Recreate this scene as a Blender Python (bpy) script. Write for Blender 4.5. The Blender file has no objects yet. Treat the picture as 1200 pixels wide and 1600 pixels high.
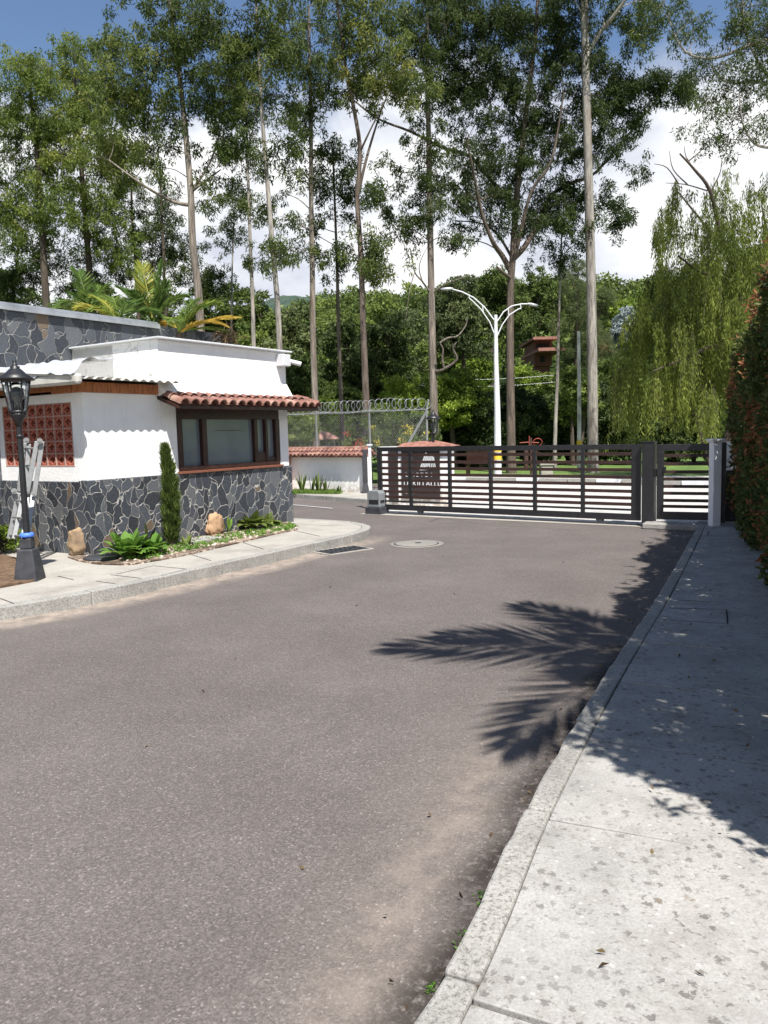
import bpy, bmesh, math, random
import numpy as np
from mathutils import Vector, Matrix
R = math.radians
random.seed(7); RNG = np.random.default_rng(7)
scene = bpy.context.scene
COL = scene.collection
# ---------------------------------------------------------------- camera
FPX = 1220.0; TH = R(5.8); RO = R(1.43); CH = 1.7
f_ = Vector((0, math.cos(TH), -math.sin(TH))); r0_ = Vector((1, 0, 0)); u0_ = Vector((0, math.sin(TH), math.cos(TH)))
u_ = u0_*math.cos(RO)+r0_*math.sin(RO); r_ = r0_*math.cos(RO)-u0_*math.sin(RO)
cam = bpy.data.cameras.new("camera"); camo = bpy.data.objects.new("camera", cam); COL.objects.link(camo)
M = Matrix.Identity(4)
for i in range(3):
    M[i][0] = r_[i]; M[i][1] = u_[i]; M[i][2] = -f_[i]
M[2][3] = CH
camo.matrix_world = M
cam.sensor_fit = 'VERTICAL'; cam.sensor_height = 36.0; cam.lens = 36.0*FPX/1600; cam.clip_end = 3000; cam.clip_start = .05
scene.camera = camo
scene.render.resolution_x = 768; scene.render.resolution_y = 1024
# ---------------------------------------------------------------- light
SUN_AZ = 161; SUN_EL = 58
sdir = Vector((math.sin(R(SUN_AZ))*math.cos(R(SUN_EL)), math.cos(R(SUN_AZ))*math.cos(R(SUN_EL)), math.sin(R(SUN_EL))))
sl = bpy.data.lights.new("sun", 'SUN'); sl.energy = 5.0; sl.angle = R(.6); sl.color = (1, .955, .89)
so = bpy.data.objects.new("sun", sl); COL.objects.link(so); so.rotation_euler = sdir.to_track_quat('Z', 'Y').to_euler()
w = bpy.data.worlds.new("World"); scene.world = w; w.use_nodes = True
nt = w.node_tree; nt.nodes.clear()
def N(tree, t, **kw):
    n = tree.nodes.new(t)
    for k, v in kw.items():
        if k.startswith('i_'): n.inputs[k[2:].replace('_', ' ')].default_value = v
        else: setattr(n, k, v)
    return n
sky = N(nt, 'ShaderNodeTexSky', sky_type='NISHITA', sun_disc=False, sun_elevation=R(SUN_EL), sun_rotation=R(SUN_AZ), altitude=1500)
bg = N(nt, 'ShaderNodeBackground'); bg.inputs['Strength'].default_value = .09
hs = N(nt, 'ShaderNodeHueSaturation'); hs.inputs['Saturation'].default_value = 1.03
nt.links.new(sky.outputs[0], hs.inputs['Color']); nt.links.new(hs.outputs[0], bg.inputs[0])
tc = N(nt, 'ShaderNodeTexCoord'); sep = N(nt, 'ShaderNodeSeparateXYZ'); nt.links.new(tc.outputs['Generated'], sep.inputs[0])
mp = N(nt, 'ShaderNodeMapping'); mp.inputs['Scale'].default_value = (1, 1, 1.9); mp.inputs['Location'].default_value = (.35, .2, .1)
nt.links.new(tc.outputs['Generated'], mp.inputs[0])
n1 = N(nt, 'ShaderNodeTexNoise'); n1.inputs['Scale'].default_value = 2.6; n1.inputs['Detail'].default_value = 8; n1.inputs['Roughness'].default_value = .55; n1.inputs['Distortion'].default_value = .4
nt.links.new(mp.outputs[0], n1.inputs[0])
el = N(nt, 'ShaderNodeMapRange'); el.inputs['From Min'].default_value = .22; el.inputs['From Max'].default_value = .47; el.inputs['To Min'].default_value = .40; el.inputs['To Max'].default_value = -.2
nt.links.new(sep.outputs['Z'], el.inputs[0])
ad = N(nt, 'ShaderNodeMath', operation='ADD'); nt.links.new(n1.outputs[0], ad.inputs[0]); nt.links.new(el.outputs[0], ad.inputs[1])
mr = N(nt, 'ShaderNodeMapRange', interpolation_type='SMOOTHSTEP'); mr.inputs['From Min'].default_value = .43; mr.inputs['From Max'].default_value = .66
nt.links.new(ad.outputs[0], mr.inputs[0])
n2 = N(nt, 'ShaderNodeTexNoise'); n2.inputs['Scale'].default_value = 4.5; n2.inputs['Detail'].default_value = 7
nt.links.new(mp.outputs[0], n2.inputs[0])
cr = N(nt, 'ShaderNodeValToRGB'); cr.color_ramp.elements[0].position = .38; cr.color_ramp.elements[0].color = (.60, .64, .74, 1); cr.color_ramp.elements[1].position = .56; cr.color_ramp.elements[1].color = (1, 1, 1, 1)
nt.links.new(n2.outputs[0], cr.inputs[0])
bc = N(nt, 'ShaderNodeBackground'); bc.inputs['Strength'].default_value = .66; nt.links.new(cr.outputs[0], bc.inputs[0])
mx = N(nt, 'ShaderNodeMixShader'); nt.links.new(mr.outputs[0], mx.inputs[0]); nt.links.new(bg.outputs[0], mx.inputs[1]); nt.links.new(bc.outputs[0], mx.inputs[2])
wo = N(nt, 'ShaderNodeOutputWorld'); nt.links.new(mx.outputs[0], wo.inputs[0])
scene.view_settings.view_transform = 'Standard'; scene.view_settings.look = 'None'; scene.view_settings.gamma = 1
scene.view_settings.exposure = 0.82
scene.render.engine = 'CYCLES'
scene.cycles.max_bounces = 6; scene.cycles.transparent_max_bounces = 8
# ---------------------------------------------------------------- helpers
def ray(px, py): return f_*FPX+r_*(px-600)+u_*(800-py)
def G(px, py, z=0.0):
    d = ray(px, py); t = (z-CH)/d.z; return Vector((d.x*t, d.y*t, z))
def P(px, py, Y):
    d = ray(px, py); t = Y/d.y; return Vector((d.x*t, Y, CH+d.z*t))
def tag(o, label=None, cat=None, group=None, kind=None):
    if label: o['label'] = label
    if cat: o['category'] = cat
    if group: o['group'] = group
    if kind: o['kind'] = kind
    return o
def empty(name, loc=(0, 0, 0), rz=0, label=None, cat=None, group=None):
    o = bpy.data.objects.new(name, None); COL.objects.link(o); o.location = loc; o.rotation_euler = (0, 0, rz)
    o.empty_display_size = .2
    return tag(o, label, cat, group)
def copy_tree(o, parent=None):
    c = o.copy(); COL.objects.link(c); c.parent = parent
    for ch in list(o.children): copy_tree(ch, c)
    return c
class MB:
    def __init__(s): s.v = []; s.f = []; s.sm = []
    def add(s, vs, fs, smooth=False):
        k = len(s.v); s.v += [tuple(v) for v in vs]; s.f += [tuple(i+k for i in f) for f in fs]; s.sm += [smooth]*len(fs); return s
    def box(s, x0, x1, y0, y1, z0, z1, m=None):
        vs = [Vector(p) for p in ((x0,y0,z0),(x1,y0,z0),(x1,y1,z0),(x0,y1,z0),(x0,y0,z1),(x1,y0,z1),(x1,y1,z1),(x0,y1,z1))]
        if m is not None: vs = [m @ v for v in vs]
        return s.add(vs, [(0,3,2,1),(4,5,6,7),(0,1,5,4),(1,2,6,5),(2,3,7,6),(3,0,4,7)])
    def tube(s, pts, rad, n=8, caps=True, smooth=True):
        pts = [Vector(p) for p in pts]
        if not hasattr(rad, '__len__'): rad = [rad]*len(pts)
        rings = []; a = None
        for i, p in enumerate(pts):
            t = (pts[min(i+1, len(pts)-1)]-pts[max(i-1, 0)])
            if t.length < 1e-9: t = Vector((0, 0, 1))
            t.normalize()
            if a is None: a = t.orthogonal().normalized()
            else:
                a = (a-t*a.dot(t))
                a = a.normalized() if a.length > 1e-6 else t.orthogonal().normalized()
            b = t.cross(a)
            rings.append([p+(a*math.cos(2*math.pi*k/n)+b*math.sin(2*math.pi*k/n))*rad[i] for k in range(n)])
        vs = [v for r in rings for v in r]; fs = []
        for i in range(len(pts)-1):
            for k in range(n):
                fs.append((i*n+k, i*n+(k+1) % n, (i+1)*n+(k+1) % n, (i+1)*n+k))
        s.add(vs, fs, smooth)
        if caps:
            s.add(rings[0], [tuple(reversed(range(n)))]); s.add(rings[-1], [tuple(range(n))])
        return s
    def lathe(s, c, prof, n=16, sq=False, smooth=True):
        c = Vector(c); vs = []; off = math.pi/4 if sq else 0
        for r, z in prof:
            for k in range(n): vs.append(c+Vector((r*math.cos(2*math.pi*k/n+off), r*math.sin(2*math.pi*k/n+off), z)))
        fs = []
        for i in range(len(prof)-1):
            for k in range(n): fs.append((i*n+k, i*n+(k+1) % n, (i+1)*n+(k+1) % n, (i+1)*n+k))
        fs.append(tuple(reversed(range(n)))); L = (len(prof)-1)*n; fs.append(tuple(range(L, L+n)))
        return s.add(vs, fs, smooth and not sq)
    def prism(s, poly, z0, z1):
        n = len(poly); area = sum(poly[i][0]*poly[(i+1) % n][1]-poly[(i+1) % n][0]*poly[i][1] for i in range(n))
        if area < 0: poly = poly[::-1]
        vs = [(p[0], p[1], z0) for p in poly]+[(p[0], p[1], z1) for p in poly]
        return s.add(vs, [tuple(reversed(range(n))), tuple(range(n, 2*n))]+[(i, (i+1) % n, n+(i+1) % n, n+i) for i in range(n)])
    def build(s, name, mat, parent=None, bevel=0, loc=None):
        me = bpy.data.meshes.new(name); vs = s.v
        if loc is not None: vs = [(v[0]-loc[0], v[1]-loc[1], v[2]-loc[2]) for v in vs]
        me.from_pydata(vs, [], s.f); me.polygons.foreach_set('use_smooth', s.sm); me.update()
        if mat: me.materials.append(mat)
        o = bpy.data.objects.new(name, me); COL.objects.link(o)
        if parent: o.parent = parent
        elif loc is not None: o.location = loc
        if bevel:
            b = o.modifiers.new('b', 'BEVEL'); b.width = bevel; b.segments = 2; b.limit_method = 'ANGLE'; b.angle_limit = R(40)
        return o
def npmesh(name, V, Fq, mat, parent=None, tone=None, loc=None, smooth=False):
    V = np.asarray(V, dtype=np.float32); Fq = np.asarray(Fq, dtype=np.int32); k = Fq.shape[1]
    if loc is not None: V = V-np.array(loc, dtype=np.float32)
    me = bpy.data.meshes.new(name); me.vertices.add(len(V)); me.vertices.foreach_set('co', V.ravel())
    me.loops.add(Fq.size); me.loops.foreach_set('vertex_index', Fq.ravel())
    me.polygons.add(len(Fq)); me.polygons.foreach_set('loop_start', np.arange(0, Fq.size, k, dtype=np.int32))
    if smooth: me.polygons.foreach_set('use_smooth', np.ones(len(Fq), dtype=bool))
    me.update(calc_edges=True)
    if tone is not None:
        a = me.attributes.new('tone', 'FLOAT', 'POINT'); a.data.foreach_set('value', np.asarray(tone, dtype=np.float32).ravel())
    if mat: me.materials.append(mat)
    o = bpy.data.objects.new(name, me); COL.objects.link(o)
    if parent: o.parent = parent
    elif loc is not None: o.location = loc
    return o
class Leaves:
    """collects leaf blades: base, direction, side, length, width, tone"""
    def __init__(s): s.b = []; s.d = []; s.L = []; s.W = []; s.t = []
    def add(s, base, d, L, W, tone):
        n = len(base); s.b.append(base); s.d.append(d); s.L.append(np.broadcast_to(L, (n,))); s.W.append(np.broadcast_to(W, (n,))); s.t.append(np.broadcast_to(tone, (n,)))
    def cloud(s, c, rad, n, L, W, tone, droop=.8, shell=0.0, jit=.12):
        c = np.array(c); p = RNG.normal(size=(n, 3)); l = np.linalg.norm(p, axis=1, keepdims=True)
        u = RNG.random((n, 1))**(1/3.)
        if shell: u = 1-(1-u)*(1-shell)
        p = p/l*u*np.array(rad)
        d = RNG.normal(size=(n, 3)); d /= np.linalg.norm(d, axis=1, keepdims=True); d[:, 2] -= droop; d /= np.linalg.norm(d, axis=1, keepdims=True)
        s.add(c+p, d, L*RNG.uniform(.65, 1.25, n), W*RNG.uniform(.7, 1.2, n), np.clip(tone+RNG.normal(0, jit, n), 0, 1))
    def build(s, name, mat, parent=None, loc=None):
        b = np.concatenate(s.b); d = np.concatenate(s.d); L = np.concatenate(s.L)[:, None]; W = np.concatenate(s.W)[:, None]; t = np.concatenate(s.t)
        n = len(b); q = RNG.normal(size=(n, 3)); sd = np.cross(d, q); sd /= np.linalg.norm(sd, axis=1, keepdims=True)+1e-9
        nn = np.cross(sd, d)*W*.25
        V = np.empty((n, 4, 3)); V[:, 0] = b; V[:, 1] = b+d*L*.42+sd*W*.5+nn; V[:, 2] = b+d*L; V[:, 3] = b+d*L*.42-sd*W*.5+nn
        return npmesh(name, V.reshape(-1, 3), np.arange(4*n).reshape(-1, 4), mat, parent, np.repeat(t, 4), loc)
# ---------------------------------------------------------------- materials
def mat(name): 
    m = bpy.data.materials.new(name); m.use_nodes = True; return m, m.node_tree, m.node_tree.nodes['Principled BSDF']
def ramp(t, stops, fac):
    n = t.nodes.new('ShaderNodeValToRGB'); e = n.color_ramp.elements
    while len(e) > 2: e.remove(e[-1])
    while len(e) < len(stops): e.new(.5)
    for i, (p, c) in enumerate(stops): e[i].position = p; e[i].color = (*c, 1) if len(c) == 3 else c
    t.links.new(fac, n.inputs[0]); return n.outputs[0]
def noise(t, scale, detail=5, rough=.55, vec=None, dist=0, stretch=None):
    n = t.nodes.new('ShaderNodeTexNoise'); n.inputs['Scale'].default_value = scale; n.inputs['Detail'].default_value = detail
    n.inputs['Roughness'].default_value = rough; n.inputs['Distortion'].default_value = dist
    if vec is None:
        c = t.nodes.new('ShaderNodeNewGeometry'); vec = c.outputs['Position']
    if stretch:
        mp = t.nodes.new('ShaderNodeMapping'); mp.inputs['Scale'].default_value = stretch; t.links.new(vec, mp.inputs[0]); vec = mp.outputs[0]
    t.links.new(vec, n.inputs['Vector']); return n.outputs[0]
def voro(t, scale, feature='F1', vec=None, rnd=1, out='Distance'):
    n = t.nodes.new('ShaderNodeTexVoronoi'); n.feature = feature; n.inputs['Scale'].default_value = scale; n.inputs['Randomness'].default_value = rnd
    if vec is None: vec = t.nodes.new('ShaderNodeNewGeometry').outputs['Position']
    t.links.new(vec, n.inputs['Vector']); return n.outputs[out]
def mixc(t, fac, a, b, mode='MIX'):
    n = t.nodes.new('ShaderNodeMix'); n.data_type = 'RGBA'; n.blend_type = mode
    for inp, v in ((n.inputs[0], fac), (n.inputs[6], a), (n.inputs[7], b)):
        if hasattr(v, 'is_linked') or hasattr(v, 'links'): t.links.new(v, inp)
        elif isinstance(v, (int, float)): inp.default_value = v
        else: inp.default_value = (*v, 1)
    return n.outputs[2]
def maprange(t, v, a, b, c=0, d=1, smooth=False):
    n = t.nodes.new('ShaderNodeMapRange'); n.clamp = True
    if smooth: n.interpolation_type = 'SMOOTHSTEP'
    t.links.new(v, n.inputs[0])
    for i, x in enumerate((a, b, c, d)): n.inputs[i+1].default_value = x
    return n.outputs[0]
def bump(t, p, h, strength=.5, dist=.02):
    n = t.nodes.new('ShaderNodeBump'); n.inputs['Strength'].default_value = strength; n.inputs['Distance'].default_value = dist
    t.links.new(h, n.inputs['Height']); t.links.new(n.outputs[0], p.inputs['Normal']); return n
def simple(name, c, rough=.7, metal=0, var=.12, scale=6, bstr=.15, bscale=60, spec=.4, stretch=None, dark=None):
    m, t, p = mat(name); n = noise(t, scale, 6, stretch=stretch)
    c2 = dark or tuple(x*(1-var*2.2) for x in c)
    col = ramp(t, [(.3, c2), (.62, c)], n); t.links.new(col, p.inputs['Base Color'])
    p.inputs['Roughness'].default_value = rough; p.inputs['Metallic'].default_value = metal; p.inputs['Specular IOR Level'].default_value = spec
    if bstr: bump(t, p, noise(t, bscale, 4, stretch=stretch), bstr, .01)
    return m
def leafmat(name, stops, trans=.35, rough=.45):
    m, t, p = mat(name); a = t.nodes.new('ShaderNodeAttribute'); a.attribute_name = 'tone'
    col = ramp(t, stops, a.outputs['Fac']); t.links.new(col, p.inputs['Base Color'])
    p.inputs['Roughness'].default_value = rough+.12; p.inputs['Specular IOR Level'].default_value = .2
    tr = t.nodes.new('ShaderNodeBsdfTranslucent'); hv = t.nodes.new('ShaderNodeHueSaturation'); hv.inputs['Hue'].default_value = .485; hv.inputs['Value'].default_value = 1.5
    t.links.new(col, hv.inputs['Color']); t.links.new(hv.outputs[0], tr.inputs[0])
    ms = t.nodes.new('ShaderNodeMixShader'); ms.inputs[0].default_value = trans; t.links.new(p.outputs[0], ms.inputs[1]); t.links.new(tr.outputs[0], ms.inputs[2])
    t.links.new(ms.outputs[0], t.nodes['Material Output'].inputs[0]); return m
def stone_mat(name, scale=4.2, mortar=(.36, .35, .33), brown=.12):
    m, t, p = mat(name); g = t.nodes.new('ShaderNodeNewGeometry').outputs['Position']
    nz = t.nodes.new('ShaderNodeTexNoise'); nz.inputs['Scale'].default_value = 3.2; t.links.new(g, nz.inputs['Vector'])
    vm = t.nodes.new('ShaderNodeVectorMath'); vm.operation = 'MULTIPLY_ADD'; vm.inputs[1].default_value = (.3, .3, .36); t.links.new(nz.outputs['Color'], vm.inputs[0]); t.links.new(g, vm.inputs[2])
    mp = t.nodes.new('ShaderNodeMapping'); mp.inputs['Scale'].default_value = (1.15, 1.15, .78); t.links.new(vm.outputs[0], mp.inputs[0])
    ed = voro(t, scale, 'DISTANCE_TO_EDGE', mp.outputs[0]); cc = voro(t, scale, 'F1', mp.outputs[0], out='Color')
    sp = t.nodes.new('ShaderNodeSeparateColor'); t.links.new(cc, sp.inputs[0])
    slate = ramp(t, [(0, (.018, .021, .027)), (.4, (.036, .042, .054)), (.75, (.066, .075, .09)), (1, (.11, .115, .12))], sp.outputs[0])
    isb = maprange(t, sp.outputs[1], 1-brown, 1-brown+.02)
    slate = mixc(t, isb, slate, (.13, .095, .065))
    f = noise(t, 26, 8, .7); slate = mixc(t, maprange(t, f, .35, .75), slate, (.15, .155, .16), 'MIX') if False else mixc(t, maprange(t, f, .5, .78, 0, .4), slate, (.14, .145, .155))
    n2 = noise(t, 30, 4); e2 = t.nodes.new('ShaderNodeMath'); e2.operation = 'MULTIPLY_ADD'; e2.inputs[1].default_value = .03; t.links.new(n2, e2.inputs[0]); t.links.new(ed, e2.inputs[2])
    mo = maprange(t, e2.outputs[0], .03, .05)
    mc = mixc(t, noise(t, 5, 4), mortar, tuple(x*.62 for x in mortar))
    t.links.new(mixc(t, mo, mc, slate), p.inputs['Base Color']); p.inputs['Roughness'].default_value = .55
    h = t.nodes.new('ShaderNodeMath'); h.operation = 'MULTIPLY_ADD'; h.inputs[1].default_value = .35; t.links.new(f, h.inputs[0]); t.links.new(mo, h.inputs[2])
    bump(t, p, h.outputs[0], 1.0, .035); return m
MATS = {}
def build_mats():
    S = MATS
    # asphalt
    m, t, p = mat('asphalt')
    n = noise(t, .9, 7, .6); col = ramp(t, [(.3, (.108, .094, .088)), (.55, (.128, .112, .105)), (.72, (.145, .127, .118))], n)
    fine = noise(t, 210, 3, .75)
    vc = voro(t, 125, out='Color'); sp = t.nodes.new('ShaderNodeSeparateColor'); t.links.new(vc, sp.inputs[0])
    col = mixc(t, 1, col, ramp(t, [(0, (.72, .72, .72)), (.5, (.96, .96, .96)), (.85, (1.15, 1.15, 1.15)), (.97, (1.35, 1.35, 1.35)), (1, (1.9, 1.9, 1.9))], sp.outputs[0]), 'MULTIPLY')
    col = mixc(t, 1, col, ramp(t, [(.3, (.7, .7, .7)), (.6, (1.15, 1.15, 1.15))], fine), 'MULTIPLY')
    vb = voro(t, 48, out='Distance'); vbc = voro(t, 48, out='Color'); sb_ = t.nodes.new('ShaderNodeSeparateColor'); t.links.new(vbc, sb_.inputs[0])
    mul = t.nodes.new('ShaderNodeMath'); mul.operation = 'MULTIPLY'; t.links.new(maprange(t, vb, .3, .22), mul.inputs[0]); t.links.new(maprange(t, sb_.outputs[0], .93, .97, 0, .55), mul.inputs[1])
    mul2 = t.nodes.new('ShaderNodeMath'); mul2.operation = 'MULTIPLY'; t.links.new(mul.outputs[0], mul2.inputs[0]); t.links.new(maprange(t, noise(t, .7, 4), .45, .62), mul2.inputs[1])
    col = mixc(t, mul2.outputs[0], col, (.42, .4, .37))
    col = mixc(t, maprange(t, noise(t, .33, 6, .65), .52, .68, 0, .35), col, (.17, .15, .138)); col = mixc(t, maprange(t, noise(t, 1.9, 8, .75), .62, .74, 0, .4), col, (.085, .073, .067))
    v2 = voro(t, 7, out='Distance'); col = mixc(t, maprange(t, v2, .05, .02, 0, .6), col, (.05, .038, .03))
    a = t.nodes.new('ShaderNodeAttribute'); a.attribute_name = 'dust'
    dn = t.nodes.new('ShaderNodeMath'); dn.operation = 'MULTIPLY'; t.links.new(a.outputs['Fac'], dn.inputs[0]); t.links.new(maprange(t, noise(t, 6, 9, .75, stretch=(1, 1, 1)), .38, .6, .25, 1), dn.inputs[1])
    col = mixc(t, dn.outputs[0], col, (.34, .285, .235))
    a2 = t.nodes.new('ShaderNodeAttribute'); a2.attribute_name = 'debris'
    dd = t.nodes.new('ShaderNodeMath'); dd.operation = 'MULTIPLY'; t.links.new(a2.outputs['Fac'], dd.inputs[0]); t.links.new(maprange(t, noise(t, 22, 7, .7), .36, .5), dd.inputs[1])
    col = mixc(t, dd.outputs[0], col, (.028, .022, .018))
    t.links.new(col, p.inputs['Base Color']); p.inputs['Roughness'].default_value = .85; p.inputs['Specular IOR Level'].default_value = .25
    bump(t, p, sp.outputs[0], .6, .006); S['asphalt'] = m
    # concrete walks
    def concrete(nm, base, spots, moss=0, joint=None):
        m, t, p = mat(nm); n = noise(t, 2.2, 7, .65)
        col = ramp(t, [(.28, tuple(x*.72 for x in base)), (.5, base), (.72, tuple(min(1, x*1.13) for x in base))], n)
        fn = noise(t, 90, 5, .75); col = mixc(t, 1, col, ramp(t, [(.3, (.72, .72, .7)), (.6, (1.03, 1.03, 1.03))], fn), 'MULTIPLY')
        clus = maprange(t, noise(t, 1.7, 5, .6), .38, .58, .4, 1)
        pn2 = noise(t, 44, 3, .6, dist=.2)
        g = t.nodes.new('ShaderNodeNewGeometry').outputs['Position']; nz = t.nodes.new('ShaderNodeTexNoise'); nz.inputs['Scale'].default_value = 75; nz.inputs['Detail'].default_value = 4; t.links.new(g, nz.inputs['Vector'])
        vm = t.nodes.new('ShaderNodeVectorMath'); vm.operation = 'MULTIPLY_ADD'; vm.inputs[1].default_value = (.045, .045, 0); t.links.new(nz.outputs['Color'], vm.inputs[0]); t.links.new(g, vm.inputs[2])
        vd = voro(t, 25, out='Distance', vec=vm.outputs[0]); vcc = voro(t, 25, out='Color', vec=vm.outputs[0]); spc = t.nodes.new('ShaderNodeSeparateColor'); t.links.new(vcc, spc.inputs[0])
        thr = maprange(t, spc.outputs[0], .2, 1, .0, .5); sb2 = t.nodes.new('ShaderNodeMath'); sb2.operation = 'SUBTRACT'; t.links.new(thr, sb2.inputs[0]); t.links.new(vd, sb2.inputs[1]); pn = sb2.outputs[0]
        p1_ = t.nodes.new('ShaderNodeMath'); p1_.operation = 'MULTIPLY'; t.links.new(maprange(t, pn, -.02, .16), p1_.inputs[0]); t.links.new(clus, p1_.inputs[1])
        p2_ = t.nodes.new('ShaderNodeMath'); p2_.operation = 'MULTIPLY'; t.links.new(maprange(t, pn2, .6, .66, 0, .7), p2_.inputs[0]); t.links.new(clus, p2_.inputs[1])
        pm0 = t.nodes.new('ShaderNodeMath'); pm0.operation = 'MAXIMUM'; t.links.new(p1_.outputs[0], pm0.inputs[0]); t.links.new(p2_.outputs[0], pm0.inputs[1])
        pm = t.nodes.new('ShaderNodeMath'); pm.operation = 'MULTIPLY'; t.links.new(pm0.outputs[0], pm.inputs[0]); pm.inputs[1].default_value = spots
        blot = maprange(t, noise(t, 3.4, 9, .8), .47, .66, 0, .62 if spots > .5 else .25); col = mixc(t, blot, col, tuple(x*.55 for x in (base[0], base[1]*.97, base[2]*.9)))
        pc = mixc(t, maprange(t, noise(t, 3.1, 3), .62, .7), mixc(t, noise(t, 80, 4, .7), (.05, .046, .04), (.19, .18, .16)), (.2, .13, .07)); col = mixc(t, pm.outputs[0], col, pc)
        wh = maprange(t, voro(t, 17, out='Distance'), .16, .1, 0, .5); col = mixc(t, wh, col, tuple(min(.75, x*1.35) for x in base))
        if moss: col = mixc(t, maprange(t, noise(t, 60, 8, .85), .5, .58, 0, moss), col, (.06, .056, .046))
        hgt = fn
        if spots: 
            s2 = t.nodes.new('ShaderNodeMath'); s2.operation = 'SUBTRACT'; t.links.new(fn, s2.inputs[0]); t.links.new(pm.outputs[0], s2.inputs[1]); hgt = s2.outputs[0]
        t.links.new(col, p.inputs['Base Color']); p.inputs['Roughness'].default_value = .8; bump(t, p, hgt, .35, .008); return m
    S['walk'] = concrete('walk_concrete', (.37, .362, .345), .85, .1); S['kerb'] = concrete('kerb_concrete', (.35, .342, .32), .35, .7)
    S['slab'] = concrete('pale_concrete', (.38, .36, .325), .12, .2); S['lid'] = concrete('manhole_concrete', (.25, .235, .215), .3, .3); S['road2'] = concrete('road_concrete', (.48, .47, .45), .05, 0)
    S['plaster'] = None
    m, t, p = mat('white_plaster'); n = noise(t, 2.5, 7, .65)
    col = ramp(t, [(.3, (.74, .75, .76)), (.6, (.82, .82, .81))], n)
    col = mixc(t, maprange(t, noise(t, 6, 8, .7, stretch=(1, 1, .35)), .6, .78, 0, .35), col, (.42, .4, .37))
    col = mixc(t, maprange(t, noise(t, 9, 7, .7, stretch=(1, 1, .12)), .56, .75, 0, .3), col, (.5, .48, .44)); sz = t.nodes.new('ShaderNodeSeparateXYZ'); t.links.new(t.nodes.new('ShaderNodeNewGeometry').outputs['Position'], sz.inputs[0]); dz_ = t.nodes.new('ShaderNodeMath'); dz_.operation = 'MULTIPLY'; t.links.new(maprange(t, sz.outputs[2], .45, .1), dz_.inputs[0]); t.links.new(maprange(t, noise(t, 12, 6), .35, .6), dz_.inputs[1]); col = mixc(t, dz_.outputs[0], col, (.42, .36, .3)); t.links.new(col, p.inputs['Base Color']); p.inputs['Roughness'].default_value = .8; bump(t, p, noise(t, 14, 8, .7), .35, .02); S['plaster'] = m
    m, t, p = mat('peeling_plaster'); n = noise(t, 7, 9, .72)
    col = ramp(t, [(.56, (.8, .8, .79)), (.62, (.45, .44, .42)), (.7, (.16, .15, .14))], n); t.links.new(col, p.inputs['Base Color']); p.inputs['Roughness'].default_value = .85; bump(t, p, n, .5, .02); S['peel'] = m
    S['stone'] = stone_mat('slate_cladding', 5.6, (.46, .45, .43), .04); S['stone2'] = stone_mat('slate_cladding_upper', 4.4, (.25, .25, .25), .07)
    S['terra'] = simple('terracotta', (.33, .16, .12), .75, var=.22, scale=9, bstr=.3, dark=(.15, .062, .048))
    m, t, p = mat('roof_tile'); cl = noise(t, 3.3, 5); col = ramp(t, [(.3, (.11, .05, .04)), (.5, (.2, .09, .068)), (.68, (.33, .2, .155)), (.8, (.42, .33, .27))], cl)
    col = mixc(t, maprange(t, noise(t, 20, 6, .7), .55, .7, 0, .6), col, (.16, .12, .1)); t.links.new(col, p.inputs['Base Color']); p.inputs['Roughness'].default_value = .8; bump(t, p, noise(t, 40, 5), .3, .01); S['tile'] = m
    S['ventred'] = simple('vent_clay', (.42, .13, .085), .75, var=.15, scale=12)
    S['wood'] = simple('brown_wood', (.5, .19, .075), .6, var=.3, scale=5, bstr=.35, stretch=(6, 6, 1), dark=(.2, .06, .022))
    S['window_wood'] = simple('dark_wood', (.045, .018, .012), .4, var=.25, scale=8, dark=(.02, .009, .007))
    S['black'] = simple('black_paint', (.018, .018, .021), .42, var=.2, scale=14, bscale=90, spec=.5)
    S['slat'] = simple('dark_brown_slat', (.05, .024, .019), .5, var=.25, scale=5, bstr=.3, stretch=(1, 1, 12))
    S['blackconc'] = simple('black_painted_concrete', (.045, .047, .055), .6, var=.2, scale=10, bstr=.4)
    S['alu'] = simple('aluminium', (.3, .31, .31), .5, .5, var=.1, scale=20)
    S['zinc'] = simple('zinc_flashing', (.5, .52, .55), .35, .8, var=.15, scale=5)
    S['tarp'] = simple('silver_tarp', (.68, .7, .74), .35, .35, var=.1, scale=4, bstr=.6, bscale=7)
    S['sheet'] = simple('weathered_sheet', (.55, .54, .49), .6, var=.15, scale=4)
    S['galv'] = simple('galvanised_wire', (.36, .37, .38), .4, .5, var=.1)
    S['whitepaint'] = simple('white_paint', (.6, .61, .63), .55, var=.06, scale=4)
    S['cloudypillar'] = simple('white_pillar', (.72, .73, .76), .7, var=.08, scale=3)
    S['yellow'] = simple('yellow_paint', (.75, .5, .04), .6)
    S['red'] = simple('red_paint', (.3, .06, .04), .5)
    S['bluegrey'] = simple('blue_grey_panel', (.42, .46, .6), .6, var=.2, scale=3)
    S['signboard'] = simple('sign_board', (.035, .028, .028), .45)
    S['brick'] = simple('orange_brick', (.5, .22, .12), .8, var=.2, scale=10)
    S['rock'] = simple('tan_rock', (.34, .24, .14), .85, var=.3, scale=5, bstr=.9, bscale=9, dark=(.17, .12, .08))
    S['soil'] = simple('brown_soil', (.16, .1, .06), .95, var=.3, scale=14, bstr=.9, bscale=30)
    m, t, p = mat('bed_gravel'); v = voro(t, 26, out='Color'); sp = t.nodes.new('ShaderNodeSeparateColor'); t.links.new(v, sp.inputs[0])
    col = ramp(t, [(0, (.1, .07, .05)), (.4, (.2, .14, .1)), (.7, (.4, .3, .22)), (1, (.55, .5, .44))], sp.outputs[0]); col = mixc(t, maprange(t, noise(t, 3, 5), .45, .6), col, (.09, .06, .04))
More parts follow.
